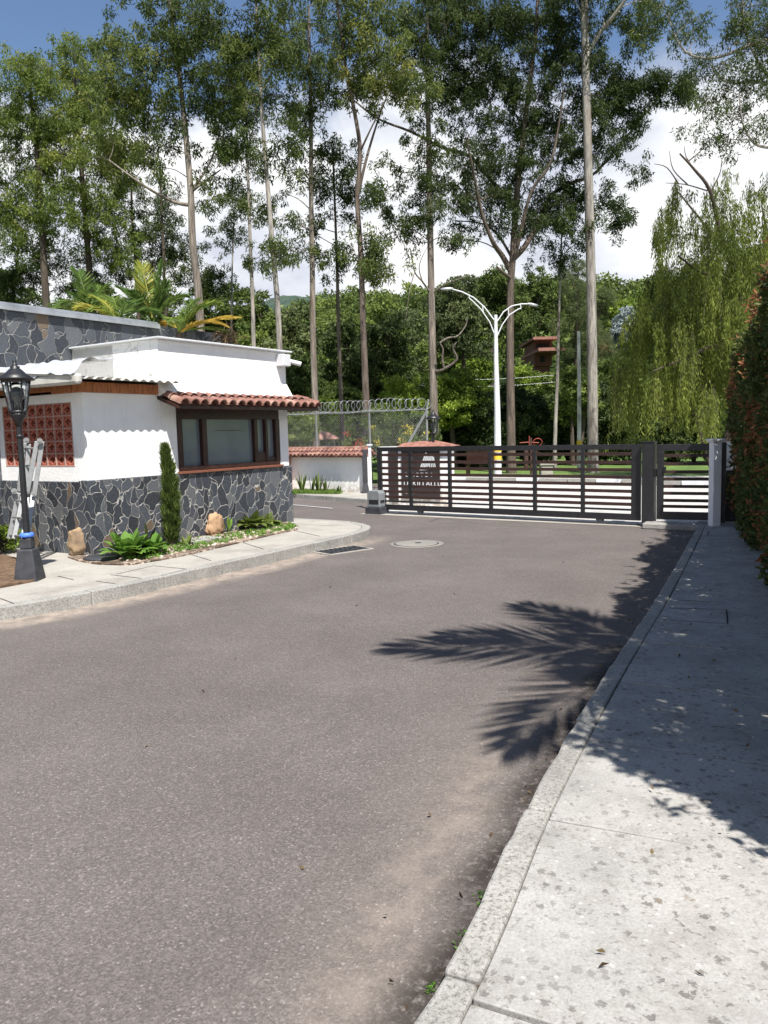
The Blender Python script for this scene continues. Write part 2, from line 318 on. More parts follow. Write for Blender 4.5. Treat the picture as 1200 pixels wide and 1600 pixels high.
    t.links.new(col, p.inputs['Base Color']); p.inputs['Roughness'].default_value = .9; bump(t, p, voro(t, 26), .9, .03); S['gravel'] = m
    m, t, p = mat('lawn'); col = ramp(t, [(.3, (.06, .11, .02)), (.55, (.13, .22, .04)), (.75, (.2, .27, .07))], noise(t, .6, 8, .7)); col = mixc(t, 1, col, ramp(t, [(.3, (.5, .5, .5)), (.7, (1.2, 1.2, 1.2))], noise(t, 14, 5, .7)), 'MULTIPLY')
    t.links.new(col, p.inputs['Base Color']); p.inputs['Roughness'].default_value = .9; bump(t, p, noise(t, 30, 4), .9, .05); S['lawn'] = m
    m, t, p = mat('wooded_slope'); col = ramp(t, [(.35, (.012, .022, .008)), (.5, (.035, .06, .018)), (.68, (.08, .12, .035))], noise(t, .16, 10, .72)); t.links.new(col, p.inputs['Base Color']); p.inputs['Roughness'].default_value = 1; p.inputs['Specular IOR Level'].default_value = .1
    bump(t, p, noise(t, .25, 8, .7), 1, 2.5); S['slope'] = m
    m, t, p = mat('hazy_mountain_woods'); col = ramp(t, [(.35, (.04, .065, .055)), (.65, (.085, .12, .085))], noise(t, .06, 9, .7)); t.links.new(col, p.inputs['Base Color']); p.inputs['Roughness'].default_value = 1; p.inputs['Specular IOR Level'].default_value = .1  # distant haze put into the colour, bluer and paler than the near slope
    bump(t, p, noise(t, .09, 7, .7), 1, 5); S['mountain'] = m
    def bark(nm, stops, sc=3.2):
        m, t, p = mat(nm); n = noise(t, sc, 7, .62, stretch=(3.2, 3.2, .33), dist=.5); col = ramp(t, stops, n)
        col = mixc(t, maprange(t, noise(t, 11, 5, stretch=(3, 3, .25)), .5, .7, 0, .75), col, tuple(x*.45 for x in stops[0][1])); col = mixc(t, maprange(t, noise(t, 1.3, 5, .6, stretch=(2, 2, .5)), .5, .62, 0, .35), col, tuple(x*1.0 for x in stops[-1][1])); col = mixc(t, maprange(t, noise(t, 1.1, 5, .6, stretch=(2.6, 2.6, .3)), .56, .66, 0, .6), col, (stops[0][1][0]*1.1, stops[0][1][1]*.85, stops[0][1][2]*.7))
        t.links.new(col, p.inputs['Base Color']); p.inputs['Roughness'].default_value = .85; bump(t, p, noise(t, 12, 6, stretch=(4, 4, .3)), .8, .04); return m
    S['bark_pale'] = bark('pale_grey_bark', [(.35, (.13, .115, .1)), (.5, (.27, .25, .225)), (.68, (.42, .38, .33))])
    S['bark_brown'] = bark('brown_bark', [(.35, (.055, .042, .034)), (.5, (.11, .083, .066)), (.7, (.21, .165, .13))])
    S['bark_mix'] = bark('peeling_bark', [(.35, (.08, .066, .055)), (.5, (.17, .14, .115)), (.66, (.33, .285, .24))])
    S['bark_dark'] = bark('dark_bark', [(.35, (.035, .026, .02)), (.6, (.09, .068, .05))])
    S['l_euca'] = leafmat('eucalyptus_leaf', [(0, (.026, .042, .013)), (.5, (.068, .1, .024)), (.8, (.14, .17, .042)), (1, (.27, .26, .06))], .38)
    S['l_lit'] = leafmat('eucalyptus_leaf_sunlit', [(0, (.04, .068, .016)), (.5, (.11, .158, .034)), (.85, (.2, .24, .05)), (1, (.3, .3, .07))], .4)  # brighter copy of the eucalyptus leaf, sunlight put into its colour
    S['l_dark'] = leafmat('dark_leaf', [(0, (.02, .032, .012)), (.6, (.055, .08, .024)), (1, (.12, .16, .045))], .25)
    S['l_mid'] = leafmat('mid_leaf', [(0, (.036, .058, .016)), (.5, (.105, .15, .036)), (1, (.24, .3, .07))], .32)
    S['l_bright'] = leafmat('bright_leaf', [(0, (.06, .1, .018)), (.5, (.17, .25, .035)), (1, (.34, .42, .07))], .38)
    S['l_olive'] = leafmat('olive_leaf', [(0, (.042, .06, .024)), (.5, (.11, .14, .055)), (1, (.22, .25, .1))], .28)
    S['l_silver'] = leafmat('silver_leaf', [(0, (.14, .18, .16)), (.5, (.28, .33, .33)), (1, (.42, .47, .48))], .2)
    S['l_willow'] = leafmat('willow_leaf', [(0, (.06, .085, .018)), (.5, (.17, .21, .04)), (1, (.33, .37, .08))], .4)
    S['l_hedge'] = leafmat('hedge_leaf', [(0, (.03, .045, .014)), (.4, (.065, .095, .028)), (.6, (.13, .15, .04)), (.66, (.19, .1, .045)), (1, (.3, .12, .055))], .3)
    S['l_palm'] = leafmat('palm_leaflet', [(0, (.04, .08, .02)), (.45, (.1, .17, .04)), (.7, (.27, .34, .07)), (1, (.5, .36, .07))], .35, .35)
    S['l_fresh'] = leafmat('fresh_leaf', [(0, (.05, .12, .02)), (.5, (.12, .25, .04)), (1, (.25, .4, .08))], .35, .35)
    S['l_yellow'] = leafmat('yellow_flower', [(0, (.4, .36, .04)), (1, (.6, .52, .06))], .3)
    S['l_red'] = leafmat('red_flower', [(0, (.5, .06, .03)), (1, (.7, .14, .06))], .3)
    S['l_dry'] = leafmat('dry_leaf', [(0, (.07, .045, .025)), (1, (.2, .15, .08))], .2)
    S['l_grass'] = leafmat('grass_blade', [(0, (.05, .11, .02)), (1, (.2, .3, .06))], .3)
    m, t, p = mat('window_glass'); p.inputs['Base Color'].default_value = (.17, .19, .22, 1); p.inputs['Roughness'].default_value = .06; p.inputs['Specular IOR Level'].default_value = .7; S['glass'] = m
    m, t, p = mat('frosted_window_glass'); g = t.nodes.new('ShaderNodeNewGeometry'); sx = t.nodes.new('ShaderNodeSeparateXYZ'); t.links.new(g.outputs['Position'], sx.inputs[0])
    t.links.new(ramp(t, [(.3, (.12, .145, .18)), (.7, (.17, .195, .22))], noise(t, 1.5, 3)), p.inputs['Base Color']); p.inputs['Roughness'].default_value = .12; p.inputs['Specular IOR Level'].default_value = .6; S['frost'] = m
    m, t, p = mat('clear_glass'); p.inputs['Base Color'].default_value = (.9, .95, .95, 1); p.inputs['Roughness'].default_value = .04; p.inputs['Transmission Weight'].default_value = 1; p.inputs['IOR'].default_value = 1.1; S['clear'] = m
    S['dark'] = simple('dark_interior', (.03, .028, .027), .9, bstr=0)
    S['frame_int'] = simple('orange_door', (.4, .13, .04), .6)
    S['bulb'] = simple('bulb_glass', (.12, .12, .12), .15, bstr=0)
build_mats(); S = MATS
def structure(o): o['kind'] = 'structure'; return o
# ---------------------------------------------------------------- ground, roads
KR = [(-.98, .3), (-.5, 1.15), (0.01, 2.09), (0.21, 2.49), (0.38, 2.92), (0.60, 3.38), (0.83, 3.89), (1.01, 4.23), (1.49, 5.24), (1.93, 6.1), (2.67, 7.6), (3.95, 10.3), (4.66, 11.75), (5.2, 12.9)]
KL = [(-9.2, 3.4), (-6.5, 5.35), (-4.6, 6.75), (-3.61, 7.37), (-2.82, 8.25), (-2.25, 9.2), (-1.43, 10.48), (-.95, 11.3), (-.62, 11.85), (-.36, 12.35), (-.24, 12.8), (-.26, 13.2), (-.45, 13.65), (-.78, 14.0), (-1.2, 14.3), (-1.9, 14.75), (-3.2, 15.5)]
def smooth2(l, n=5): 
    q = []
    for i in range(len(l)-1):
        p0 = l[max(i-1, 0)]; p1 = l[i]; p2 = l[i+1]; p3 = l[min(i+2, len(l)-1)]
        for k in range(n):
            t = k/n; q.append(tuple(.5*((2*p1[j])+(p2[j]-p0[j])*t+(2*p0[j]-5*p1[j]+4*p2[j]-p3[j])*t*t+(3*p1[j]-p0[j]-3*p2[j]+p3[j])*t**3) for j in (0, 1)))
    return q+[l[-1]]
KR = [(-.98, .3), (0.03, 2.05), (.6, 3.36), (1.24, 4.72), (1.93, 6.12), (2.72, 7.7), (3.97, 10.3), (5.2, 12.9)]
KR = smooth2([(x*.941, y*.941) for x, y in KR]+[(5.25, 13.0)], 5); KL = smooth2(KL, 3)
def polydist(X, Y, line):
    best = np.full(X.shape, 1e9)
    for (x0, y0), (x1, y1) in zip(line[:-1], line[1:]):
        dx, dy = x1-x0, y1-y0; tt = np.clip(((X-x0)*dx+(Y-y0)*dy)/(dx*dx+dy*dy), 0, 1)
        best = np.minimum(best, np.hypot(X-x0-tt*dx, Y-y0-tt*dy))
    return best
ea = Vector((.829, -.559)); eb = Vector((.559, .829))
def S2(a, b): return ea*a+eb*b
def grid_mesh(name, us, vs, fn, m):
    U, V_ = np.meshgrid(us, vs, indexing='ij'); X, Y, Z = fn(U, V_)
    nu, nv = U.shape; idx = np.arange(nu*nv).reshape(nu, nv)
    Fq = np.stack([idx[:-1, :-1], idx[1:, :-1], idx[1:, 1:], idx[:-1, 1:]], -1).reshape(-1, 4)
    return npmesh(name, np.stack([X, Y, Z], -1).reshape(-1, 3), Fq, m, smooth=True), X, Y
def hill(X, Y):
    d = Y-52+ .12*X
    z = np.where(d > 0, np.minimum(d, 75)*.235, 0)+np.where(d > 0, 2.5*np.sin(X*.045+1)*np.clip(d/60, 0, 1), 0)
    z = z+np.where(X > 8, np.clip((X-8)/60, 0, 1)*np.clip(d/40, 0, 1)*2, 0)
    return z-.03
us = np.concatenate([np.linspace(-900, -90, 24), np.linspace(-80, 120, 81), np.linspace(130, 900, 24)]); vs = np.concatenate([np.linspace(-300, -10, 12), np.linspace(-5, 180, 75), np.linspace(200, 1500, 30)])
g, _, _ = grid_mesh('ground', us, vs, lambda U, V_: (U, V_, hill(U, V_)), S['lawn']); structure(g)
# wooded slope mat by region: separate sheet just above the lawn
us = np.linspace(-150, 170, 110); vs = np.linspace(50, 175, 60)
g, _, _ = grid_mesh('hill', us, vs, lambda U, V_: (U, V_, hill(U, V_)+.3*np.clip((V_-50)/8, 0.02, 1)), S['slope']); structure(g)
# far mountain
def mtn(U, V_):
    prof = 70*np.exp(-((U+50)/120)**2)+30*np.exp(-((U-330)/240)**2)+30*np.exp(-((U+420)/200)**2)
    t = (V_-260)/260; z = prof*np.sin(np.clip(t, 0, 1)*math.pi/2)+4*np.sin(U*.05)*np.sin(V_*.04)+1.8*np.sin(U*.19+V_*.1)+10
    return U, V_, z
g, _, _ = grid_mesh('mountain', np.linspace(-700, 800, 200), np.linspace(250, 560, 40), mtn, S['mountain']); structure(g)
# asphalt
ua = np.arange(-16, 7.01, .13); vb = np.arange(-8, 13.62, .13)
o, X, Y = grid_mesh('road', ua, vb, lambda A, B: (A*.829+B*.559, -A*.559+B*.829, np.zeros_like(A)+.002), S['asphalt']); structure(o)
dr = polydist(X, Y, KR); dl = polydist(X, Y, KL)
wv = .06*np.sin(Y*2.1)+.04*np.sin(Y*5.3)
fade = np.clip((6.4-Y)/2.2, 0.12, 1)
dust = .42*np.exp(-((dr-.30-wv*.6)/.11)**2)*fade + .1*np.exp(-((dr-.5-wv)/.2)**2)*fade + .95*np.clip((.42-dl+wv*.5)/.14, 0, 1)*np.clip((13-Y)/1.5, 0, 1)
a = o.data.attributes.new('dust', 'FLOAT', 'POINT'); a.data.foreach_set('value', np.clip(dust, 0, 1).astype(np.float32).ravel())
a = o.data.attributes.new('debris', 'FLOAT', 'POINT'); a.data.foreach_set('value', np.clip((.15-dr)/.07, 0, 1).astype(np.float32).ravel()*(Y.ravel() < 6).astype(np.float32))
# driveway branch behind the guardhouse + public road
mb = MB(); mb.add([(*S2(-40, 12), -.006), (*S2(-9.0, 12), -.006), (*S2(-9.0, 20.5), -.006), (*S2(-40, 26), -.006)], [(0, 1, 2, 3)])
structure(mb.build('side_road', S['asphalt']))
mb = MB(); mb.add([(*S2(-9.4, 13.62), 0), (*S2(70, 13.62), 0), (*S2(70, 22.9), 0), (*S2(-13.0, 22.9), 0), (*S2(-11.0, 16.5), 0)], [(0, 1, 2, 3, 4)]); structure(mb.build('public_road', S['road2']))
# strip (gate track) of pale concrete
mb = MB(); mb.add([(*S2(-9.6, 13.30), .008), (*S2(-3.75, 13.30), .008), (*S2(-3.75, 13.62), .008), (*S2(-9.6, 13.62), .008)], [(0, 1, 2, 3)]); structure(mb.build('gate_track_strip', S['slab']))
# far kerb: painted blocks
mb = MB(); mbw = MB(); a0 = -13.0; k = 0
while a0 < 60:
    L = random.uniform(.75, 1.1); tgt = mbw if k % 3 == 0 else mb
    p = [S2(a0, 22.9), S2(a0+L-.03, 22.9), S2(a0+L-.03, 23.08), S2(a0, 23.08)]; tgt.prism([(q.x, q.y) for q in p], -.02, .16); a0 += L; k += 1
kb = structure(mb.build('far_kerb', S['kerb'])); structure(mbw.build('far_kerb_white_blocks', S['whitepaint'])).name = 'painted_kerb'
mb = MB(); p = [S2(-13, 23.08), S2(70, 23.08), S2(70, 25.1), S2(-13, 25.1)]; mb.prism([(q.x, q.y) for q in p], -.02, .15); structure(mb.build('far_pavement', S['road2']))
# right pavement
def offset(line, d):
    out = []
    for i, (x, y) in enumerate(line):
        x0, y0 = line[max(i-1, 0)]; x1, y1 = line[min(i+1, len(line)-1)]; l = math.hypot(x1-x0, y1-y0); out.append((x+(y1-y0)/l*d, y-(x1-x0)/l*d))
    return out
def resample(line, step):
    pts = [Vector(p) for p in line]; out = [pts[0]]; acc = 0
    res = []; 
    L = [0]
    for a_, b_ in zip(pts[:-1], pts[1:]): L.append(L[-1]+(b_-a_).length)
    n = max(2, int(L[-1]/step)+1)
    for i in range(n):
        s = L[-1]*i/(n-1); j = 0
        while j < len(L)-2 and L[j+1] < s: j += 1
        tt = (s-L[j])/(L[j+1]-L[j]+1e-9); q = pts[j].lerp(pts[j+1], tt); res.append((q.x, q.y))
    return res
def ribbon_solid(mb, l0, l1, z0, z1):
    n = len(l0)
    vs = [(*p, z1) for p in l0]+[(*p, z1) for p in l1]+[(*p, z0) for p in l0]+[(*p, z0) for p in l1]; fs = []
    for i in range(n-1):
        fs += [(i, n+i, n+i+1, i+1), (2*n+i, i, i+1, 2*n+i+1), (n+i, 3*n+i, 3*n+i+1, n+i+1)]
    fs += [(0, 2*n, 3*n, n), (n-1, 2*n-1, 4*n-1, 3*n-1)]
    mb.add(vs, fs)
def kerb_blocks(name, line, width, z1, m, blk=1.0, gap=.012, side=1, jag=.006):
    mb = MB(); L = resample(line, .12); step = int(blk/.12); i = 0
    while i < len(L)-1:
        seg = L[i:min(i+step+1, len(L))]
        if len(seg) < 2: break
        seg = [seg[0]]+seg[1:-1]+[(seg[-1][0]+(seg[-2][0]-seg[-1][0])*gap/.12, seg[-1][1]+(seg[-2][1]-seg[-1][1])*gap/.12)]
        sj = [(x+random.uniform(-jag, jag), y+random.uniform(-jag, jag)) for x, y in seg]
        ribbon_solid(mb, sj, offset(seg, width*side), -.05, z1+random.uniform(-.004, .004)); i += step
    return structure(mb.build(name, m, bevel=.012))
kerb_blocks('right_kerb', KR, .108, .102, S['kerb'], 1.15)
KRi = offset(KR, .113); KRe = [(x+1.6, y-.1) for x, y in KRi]
# slabs of the right pavement, split by joints
Lr = resample(KRi, .1); i = 0; sl_w = [1.25, .95, 1.1, .9, 1.05, 1.0, .95, 1.1, 1.0, 1.0, .9, 1.1, 1.0, 1.0]; k = 0
mb = MB(); mb2 = MB()
while i < len(Lr)-1:
    st = int(sl_w[k % len(sl_w)]/.1); seg = Lr[i:i+st+1]
    if len(seg) < 2: break
    e = seg[-1]; e2 = seg[-2]; seg2 = seg[:-1]+[(e[0]+(e2[0]-e[0])*.16, e[1]+(e2[1]-e[1])*.16)]
    dz = random.uniform(-.003, .003); inner = offset(seg2, .2); 
    ribbon_solid(mb, seg2, offset(seg2, 2.3), -.05, .1+dz)
    i += st; k += 1
structure(mb.build('right_pavement', S['walk'], bevel=.004))
mb = MB(); mb.prism(offset(KRi, -.02)+offset(KRi, 2.6)[::-1], -.06, .083); structure(mb.build('pavement_bed', S['bark_dark']))
# near pavement behind the camera
# left pavement
Lk = resample(KL, .15)
kerb_blocks('left_kerb', KL, -.15, .142, S['kerb'], 1.0)
inner = offset(KL, -.156)
poly = inner+[(-6.5, 17.5), (-13, 12.0), (-14, 6.5)]
mb = MB(); mb.prism(poly, -.05, .138); structure(mb.build('left_pavement', S['slab'], bevel=.003))
# joints as fine dark lines laid flat just above the slab tops
def joint_lines(name, pts, z, wd, m): 
    mb = MB()
    for (p, q) in pts:
        p = Vector(p).to_2d(); q = Vector(q).to_2d(); d = (q-p).normalized(); n_ = Vector((-d.y, d.x))*wd/2
        mb.add([(*(p-n_), z), (*(q-n_), z), (*(q+n_), z), (*(p+n_), z)], [(0, 1, 2, 3)])
    return structure(mb.build(name, m))
gp = [(G(90, 900, .14), G(115, 906, .14)), (G(150, 908, .14), G(195, 914, .14)), (G(173, 898, .14), G(232, 905, .14)), (G(182, 897, .14), G(240, 884, .14)), (G(232, 905, .14), G(292, 889, .14)), (G(240, 884, .14), G(292, 889, .14)),
      (G(300, 867, .14), G(330, 876, .14)), (G(380, 848, .14), G(412, 858, .14)), (G(460, 829, .14), G(500, 838, .14)), (G(455, 818, .14), G(520, 822, .14)), (G(0, 935, .14), G(22, 943, .14))]
joint_lines('pavement_joint', [(a_, b_) for a_, b_ in gp], .1415, .012, S['dark'])
gr = [((*p[:2],), (*q[:2],)) for p, q in [(G(1045, 950, .1), G(1135, 953, .1)), (G(1135, 953, .1), G(1137, 975, .1)), (G(1137, 975, .1), G(1048, 970, .1)), (G(1060, 938, .1), G(1112, 941, .1)), (G(1105, 836, .1), G(1160, 838, .1)), (G(1108, 830, .1), G(1105, 836, .1))]]
joint_lines('inspection_cover_joint', gr, .1035, .012, S['dark'])
# planting bed
bedp = [(-4.25, 10.35), (-3.95, 9.98), (-3.64, 9.72), (-3.3, 9.6), (-3.14, 9.62), (-2.85, 9.95), (-2.59, 10.38), (-2.11, 11.4), (-1.75, 12.2), (-1.43, 12.79), (-1.5, 13.2), (-1.72, 13.95), (-2.6, 12.7), (-3.95, 10.5)]
mb = MB(); mb.prism(bedp, .1, .158); structure(mb.build('planting_bed', S['gravel']))
mb = MB(); mb.prism([(-9, 8.6), (-5.2, 7.4), (-4.35, 7.95), (-3.92, 8.62), (-4.05, 9.0), (-4.9, 10.3), (-5.6, 11.0), (-9, 12)], .1, .165); structure(mb.build('left_soil_bed', S['soil']))
# white wall verge
VK = [(-7.5, 26.5), (-4.2, 23.3), (-2.6, 21.45), (-1.4, 20.05), (-.36, 18.9), (-.18, 18.65)]
kerb_blocks('verge_kerb', VK, -.14, .1, S['kerb'], 1.0)
mb = MB(); mb.prism(offset(VK, -.143)+[(-.1, 21.2), (-.5, 21.4), (-2.8, 23.4), (-4.5, 25.5), (-7.5, 28)], -.05, .095); structure(mb.build('verge', S['slab']))
def crack(px_pts, wd, seed):
    rnd = random.Random(seed); pts = [G(*q) for q in px_pts]; out = []
    for a_, b_ in zip(pts[:-1], pts[1:]):
        n_ = max(2, int((b_-a_).length/.12))
        for k in range(n_): out.append(a_.lerp(b_, k/n_)+Vector((rnd.gauss(0, .018), rnd.gauss(0, .018), 0)))
    vs = []; fs = []
    for i, p in enumerate(out):
        d = (out[min(i+1, len(out)-1)]-out[max(i-1, 0)]).normalized(); n_ = Vector((-d.y, d.x, 0))*wd*rnd.uniform(.3, 1)*.5; vs += [(p.x-n_.x, p.y-n_.y, .0065), (p.x+n_.x, p.y+n_.y, .0065)]
    for i in range(len(out)-1): fs.append((2*i, 2*i+2, 2*i+3, 2*i+1))
    o = MB().add(vs, fs).build('road_crack', S['dark']); return structure(o)
crack([(690, 809), (677, 814), (664, 817)], .03, 1); crack([(700, 812), (760, 820), (830, 824), (905, 830)], .014, 2)
# white line on the side road
mb = MB(); p0 = G(455, 788); p1 = G(520, 795); mb.add([(p0.x-.6, p0.y+.5, .012), (p0.x-.6, p0.y+.58, .012), (p1.x, p1.y+.04, .012), (p1.x, p1.y-.04, .012)], [(3, 2, 1, 0)]); structure(mb.build('road_line', S['whitepaint']))
# ---------------------------------------------------------------- guardhouse (local: x along the road facade, y into the building)
BR = Vector((-1.68, 14.05, 0)); BA = R(57)
gh = empty('guardhouse', BR, BA, 'low white guardhouse with slate clad base, brown wooden window and red tiled eave', 'building')
def bp(mb, name, m, parent=gh, bevel=0, label=None):
    o = mb.build(name, m, parent, bevel); 
    if label: o['label'] = label
    return o
Z0 = .1
def wall_open(mb, axis, pos, th, a0, a1, z0, z1, oa0, oa1, oz0, oz1):
    """axis 'x': wall runs along x at y in [pos,pos+th]"""
    def bx(p, q, r, t):
        if q-p < 1e-4 or t-r < 1e-4: return
        if axis == 'x': mb.box(p, q, pos, pos+th, r, t)
        else: mb.box(pos, pos+th, p, q, r, t)
    bx(a0, oa0, z0, z1); bx(oa1, a1, z0, z1); bx(oa0, oa1, z0, oz0); bx(oa0, oa1, oz1, z1)
# slate base
mb = MB(); mb.box(-4.22, 0, -.03, .15, Z0, 1.15); mb.box(-4.25, -4.05, .151, 6, Z0, 1.13); mb.box(-.15, .03, .151, 2.0, Z0, 1.15)
mb.box(-4.25, -4.22, -.03, .151, Z0, 1.15); mb.box(0, .03, -.03, .151, Z0, 1.15)
bp(mb, 'stone_base', S['stone'])
# white walls
mb = MB(); wall_open(mb, 'x', 0, .15, -2.89, 0, 1.15, 2.42, -2.6, -.25, 1.19, 2.15)
mb.box(-4.22, -2.89, 0, .15, 1.15, 2.34)
wall_open(mb, 'y', -4.22, .15, .15, 6, 1.13, 2.34, .26, 1.86, 1.35, 2.21)
mb.box(-.15, 0, .15, 2.0, 1.15, 2.42)
bp(mb, 'plaster_wall', S['plaster'], bevel=.008)
mb = MB(); mb.box(-2.89, 0, 0, .16, 2.42, 3.15); mb.box(-.16, 0, .16, 2.0, 2.42, 3.15); mb.box(-2.89, -2.73, 1.0, 2.0, 2.55, 3.15)
# flared foot of the parapet
for s in range(1): mb.add([(-2.95, 0, 2.62), (.0, 0, 2.62), (.0, -.16, 2.36), (-2.95, -.16, 2.36), (-2.95, 0, 2.3), (.0, 0, 2.3)], [(0, 3, 2, 1), (3, 4, 5, 2), (0, 4, 3), (1, 2, 5)])
bp(mb, 'parapet', S['plaster'], bevel=.012)
mb = MB(); mb.box(-2.89, -2.74, .16, 1.999, 2.5, 3.148); bp(mb, 'parapet_side', S['peel'], label='peeling stained side of the white parapet')
mb = MB(); mb.box(-2.95, .09, -.09, .22, 3.15, 3.178); mb.box(-.2, .09, .22, 2.0, 3.15, 3.178); mb.box(-2.95, -2.7, .22, 2.0, 3.15, 3.178); bp(mb, 'parapet_cap', S['whitepaint'], bevel=.006)
# tall slate wall of the main block behind
mb = MB(); mb.box(-9, .56, 2.0, 2.25, Z0, 3.7); bp(mb, 'rear_stone_wall', S['stone2'])
mb = MB(); mb.box(-9, -1.1, 1.94, 2.3, 3.7, 3.725); mb.box(-9, -1.1, 1.93, 1.955, 3.64, 3.7); mb.box(-9, -1.1, 1.99, 2.3, 3.725, 3.76); bp(mb, 'metal_flashing', S['zinc'], bevel=.004)
# roof slabs, inner walls
mb = MB(); mb.box(-4.05, -2.9, .15, 1.999, 2.3, 2.34); mb.box(-2.73, -.16, .16, 1.999, 2.8, 2.9); bp(mb, 'roof_slab', S['sheet'])
mb = MB(); mb.box(-4.04, -.16, 1.9, 1.99, Z0, 2.3); mb.box(-2.9, -2.85, .16, 1.9, Z0, 2.3); mb.box(-4.04, -2.9, .155, .16, .15, 2.3); mb.box(-3.3, -3.25, .2, 1.9, .2, 2.3); bp(mb, 'interior_wall', S['dark'])  # inner walls near black, the room's shade put into their colour
# beams
mb = MB(); mb.box(-4.27, -2.9, -.035, .15, 2.34, 2.475); bp(mb, 'front_beam', S['wood'], bevel=.006)
mb = MB(); mb.box(-4.275, -4.06, .17, .6, 2.34, 2.47); mb.box(-4.26, -4.06, .6, 6, 2.375, 2.475); bp(mb, 'side_beam', S['wood'], bevel=.006)
# corrugated sheet over the annex
mb = MB(); nx = 110; x0, x1 = -4.62, -2.72; pitch = .146
for j in range(nx+1):
    x = x0+(x1-x0)*j/nx; z = .016*math.sin(2*math.pi*x/pitch)
    for y, dz in ((-.34, 0), (2.0, .2)): 
        mb.v.append((x, y, 2.5+z+dz)); mb.v.append((x, y, 2.506+z+dz))
for j in range(nx):
    b = j*4; mb.f += [(b+1, b+5, b+7, b+3), (b, b+2, b+6, b+4), (b, b+4, b+5, b+1)]; mb.sm += [True, True, False]
bp(mb, 'corrugated_sheet', S['sheet'])
# tarp and gutter over the side
mb = MB(); mb.box(-4.6, -4.5, -.42, 6, 2.41, 2.545); bp(mb, 'gutter', S['sheet'], bevel=.035)
mb = MB(); ny = 90; rows = 6
for j in range(ny+1):
    y = -.4+(6.4)*j/ny
    for k in range(rows+1):
        u = k/rows; mb.v.append((-4.61+.75*u**1.6, y, 2.55+.17*min(1, u*2.2)+.05*u+.02*math.sin(y*9+k*1.7)+.016*math.sin(y*23+k*2)))
for j in range(ny):
    for k in range(rows): b = j*(rows+1)+k; mb.f.append((b, b+1, b+rows+2, b+rows+1)); mb.sm.append(True)
bp(mb, 'silver_tarp', S['tarp'])
# clay vent block screen
mb = MB(); mg = MB(); nc, nr = 8, 5; cw = 1.6/nc; chh = .86/nr
for c in range(nc+1):
    y = .26+c*cw; mg.box(-4.226, -4.15, max(.255, y-.007), min(1.865, y+.007), 1.35, 2.21)
for r in range(nr+1):
    z = 1.35+r*chh; mg.box(-4.224, -4.15, .26, 1.86, max(1.345, z-.006), min(2.215, z+.006))
bp(mg, 'vent_mortar', simple('mortar', (.45, .33, .28), .9))
def bar(mb, y0, z0, y1, z1, w, x0, x1):
    d = Vector((y1-y0, z1-z0)).normalized(); n_ = Vector((-d.y, d.x))*w/2
    q = [(y0-n_.x, z0-n_.y), (y1-n_.x, z1-n_.y), (y1+n_.x, z1+n_.y), (y0+n_.x, z0+n_.y)]
    mb.add([(x0, *p) for p in q]+[(x1, *p) for p in q], [(0, 1, 2, 3), (7, 6, 5, 4), (0, 4, 5, 1), (1, 5, 6, 2), (2, 6, 7, 3), (3, 7, 4, 0)])
for c in range(nc):
    for r in range(nr):
        y0 = .26+c*cw+.01; y1 = .26+(c+1)*cw-.01; z0 = 1.35+r*chh+.01; z1 = 1.35+(r+1)*chh-.01; ym = (y0+y1)/2; zm = (z0+z1)/2
        for p in ((y0, zm, ym, z0), (ym, z0, y1, zm), (y1, zm, ym, z1), (ym, z1, y0, zm)): bar(mb, *p, .03, -4.208, -4.12)
        bar(mb, y0, z0, y1, z0, .02, -4.212, -4.12); bar(mb, y0, z1, y1, z1, .02, -4.2125, -4.12); bar(mb, y0, z0, y0, z1, .02, -4.211, -4.12); bar(mb, y1, z0, y1, z1, .02, -4.2115, -4.12)
        if (c+r) % 2: bar(mb, y0, z0, ym, zm, .014, -4.2, -4.13)
        else: bar(mb, y1, z0, ym, zm, .014, -4.2, -4.13)
bp(mb, 'vent_blocks', S['ventred'], label='screen of red clay vent blocks')
# window
win = empty('window', (0, 0, 0)); win.parent = gh
mb = MB(); X0, X1, A0, A1 = -2.6, -.25, 1.19, 2.15
mb.box(X0, X1, -.01, .12, 1.98, A1); mb.box(X0, X1, -.012, .12, A0, 1.26); mb.box(X0, X0+.1, -.014, .12, 1.26, 1.98); mb.box(X1-.11, X1, -.02, .13, 1.26, 1.98)
mb.box(-2.1, -2.0, -.022, .11, 1.26, 1.98); mb.box(-.9, -.82, -.018, .11, 1.26, 1.98); mb.box(-.62, -.56, -.016, .11, 1.26, 1.98); mb.box(-.62, -.36, -.0, .1, 1.26, 1.33); mb.box(-.82, -.62, .0, .1, 1.26, 1.42)
bp(mb, 'frame', S['window_wood'], win, .006)
mb = MB(); mb.box(X0-.03, X1+.02, -.07, .02, 1.152, 1.188); bp(mb, 'sill', simple('sill_tile', (.2, .075, .045), .6), win, .004)
for (a_, b_, c_, d_, m) in ((-2.5, -2.1, 1.26, 1.98, S['frost']), (-2.0, -.9, 1.26, 1.98, S['frost']), (-.82, -.62, 1.42, 1.98, S['glass']), (-.56, -.36, 1.33, 1.98, S['glass'])):
    mb = MB(); mb.box(a_-.005, b_+.005, .05, .058, c_-.005, d_+.005); bp(mb, 'pane', m, win)
mb = MB()
mb.box(-1.76, -1.14, .044, .0495, 1.797, 1.802)
bp(mb, 'film_line', S['dark'], win)
mb = MB(); mb.box(-.54, -.46, .3, .34, Z0, 2.1); bp(mb, 'interior_door', S['frame_int'])
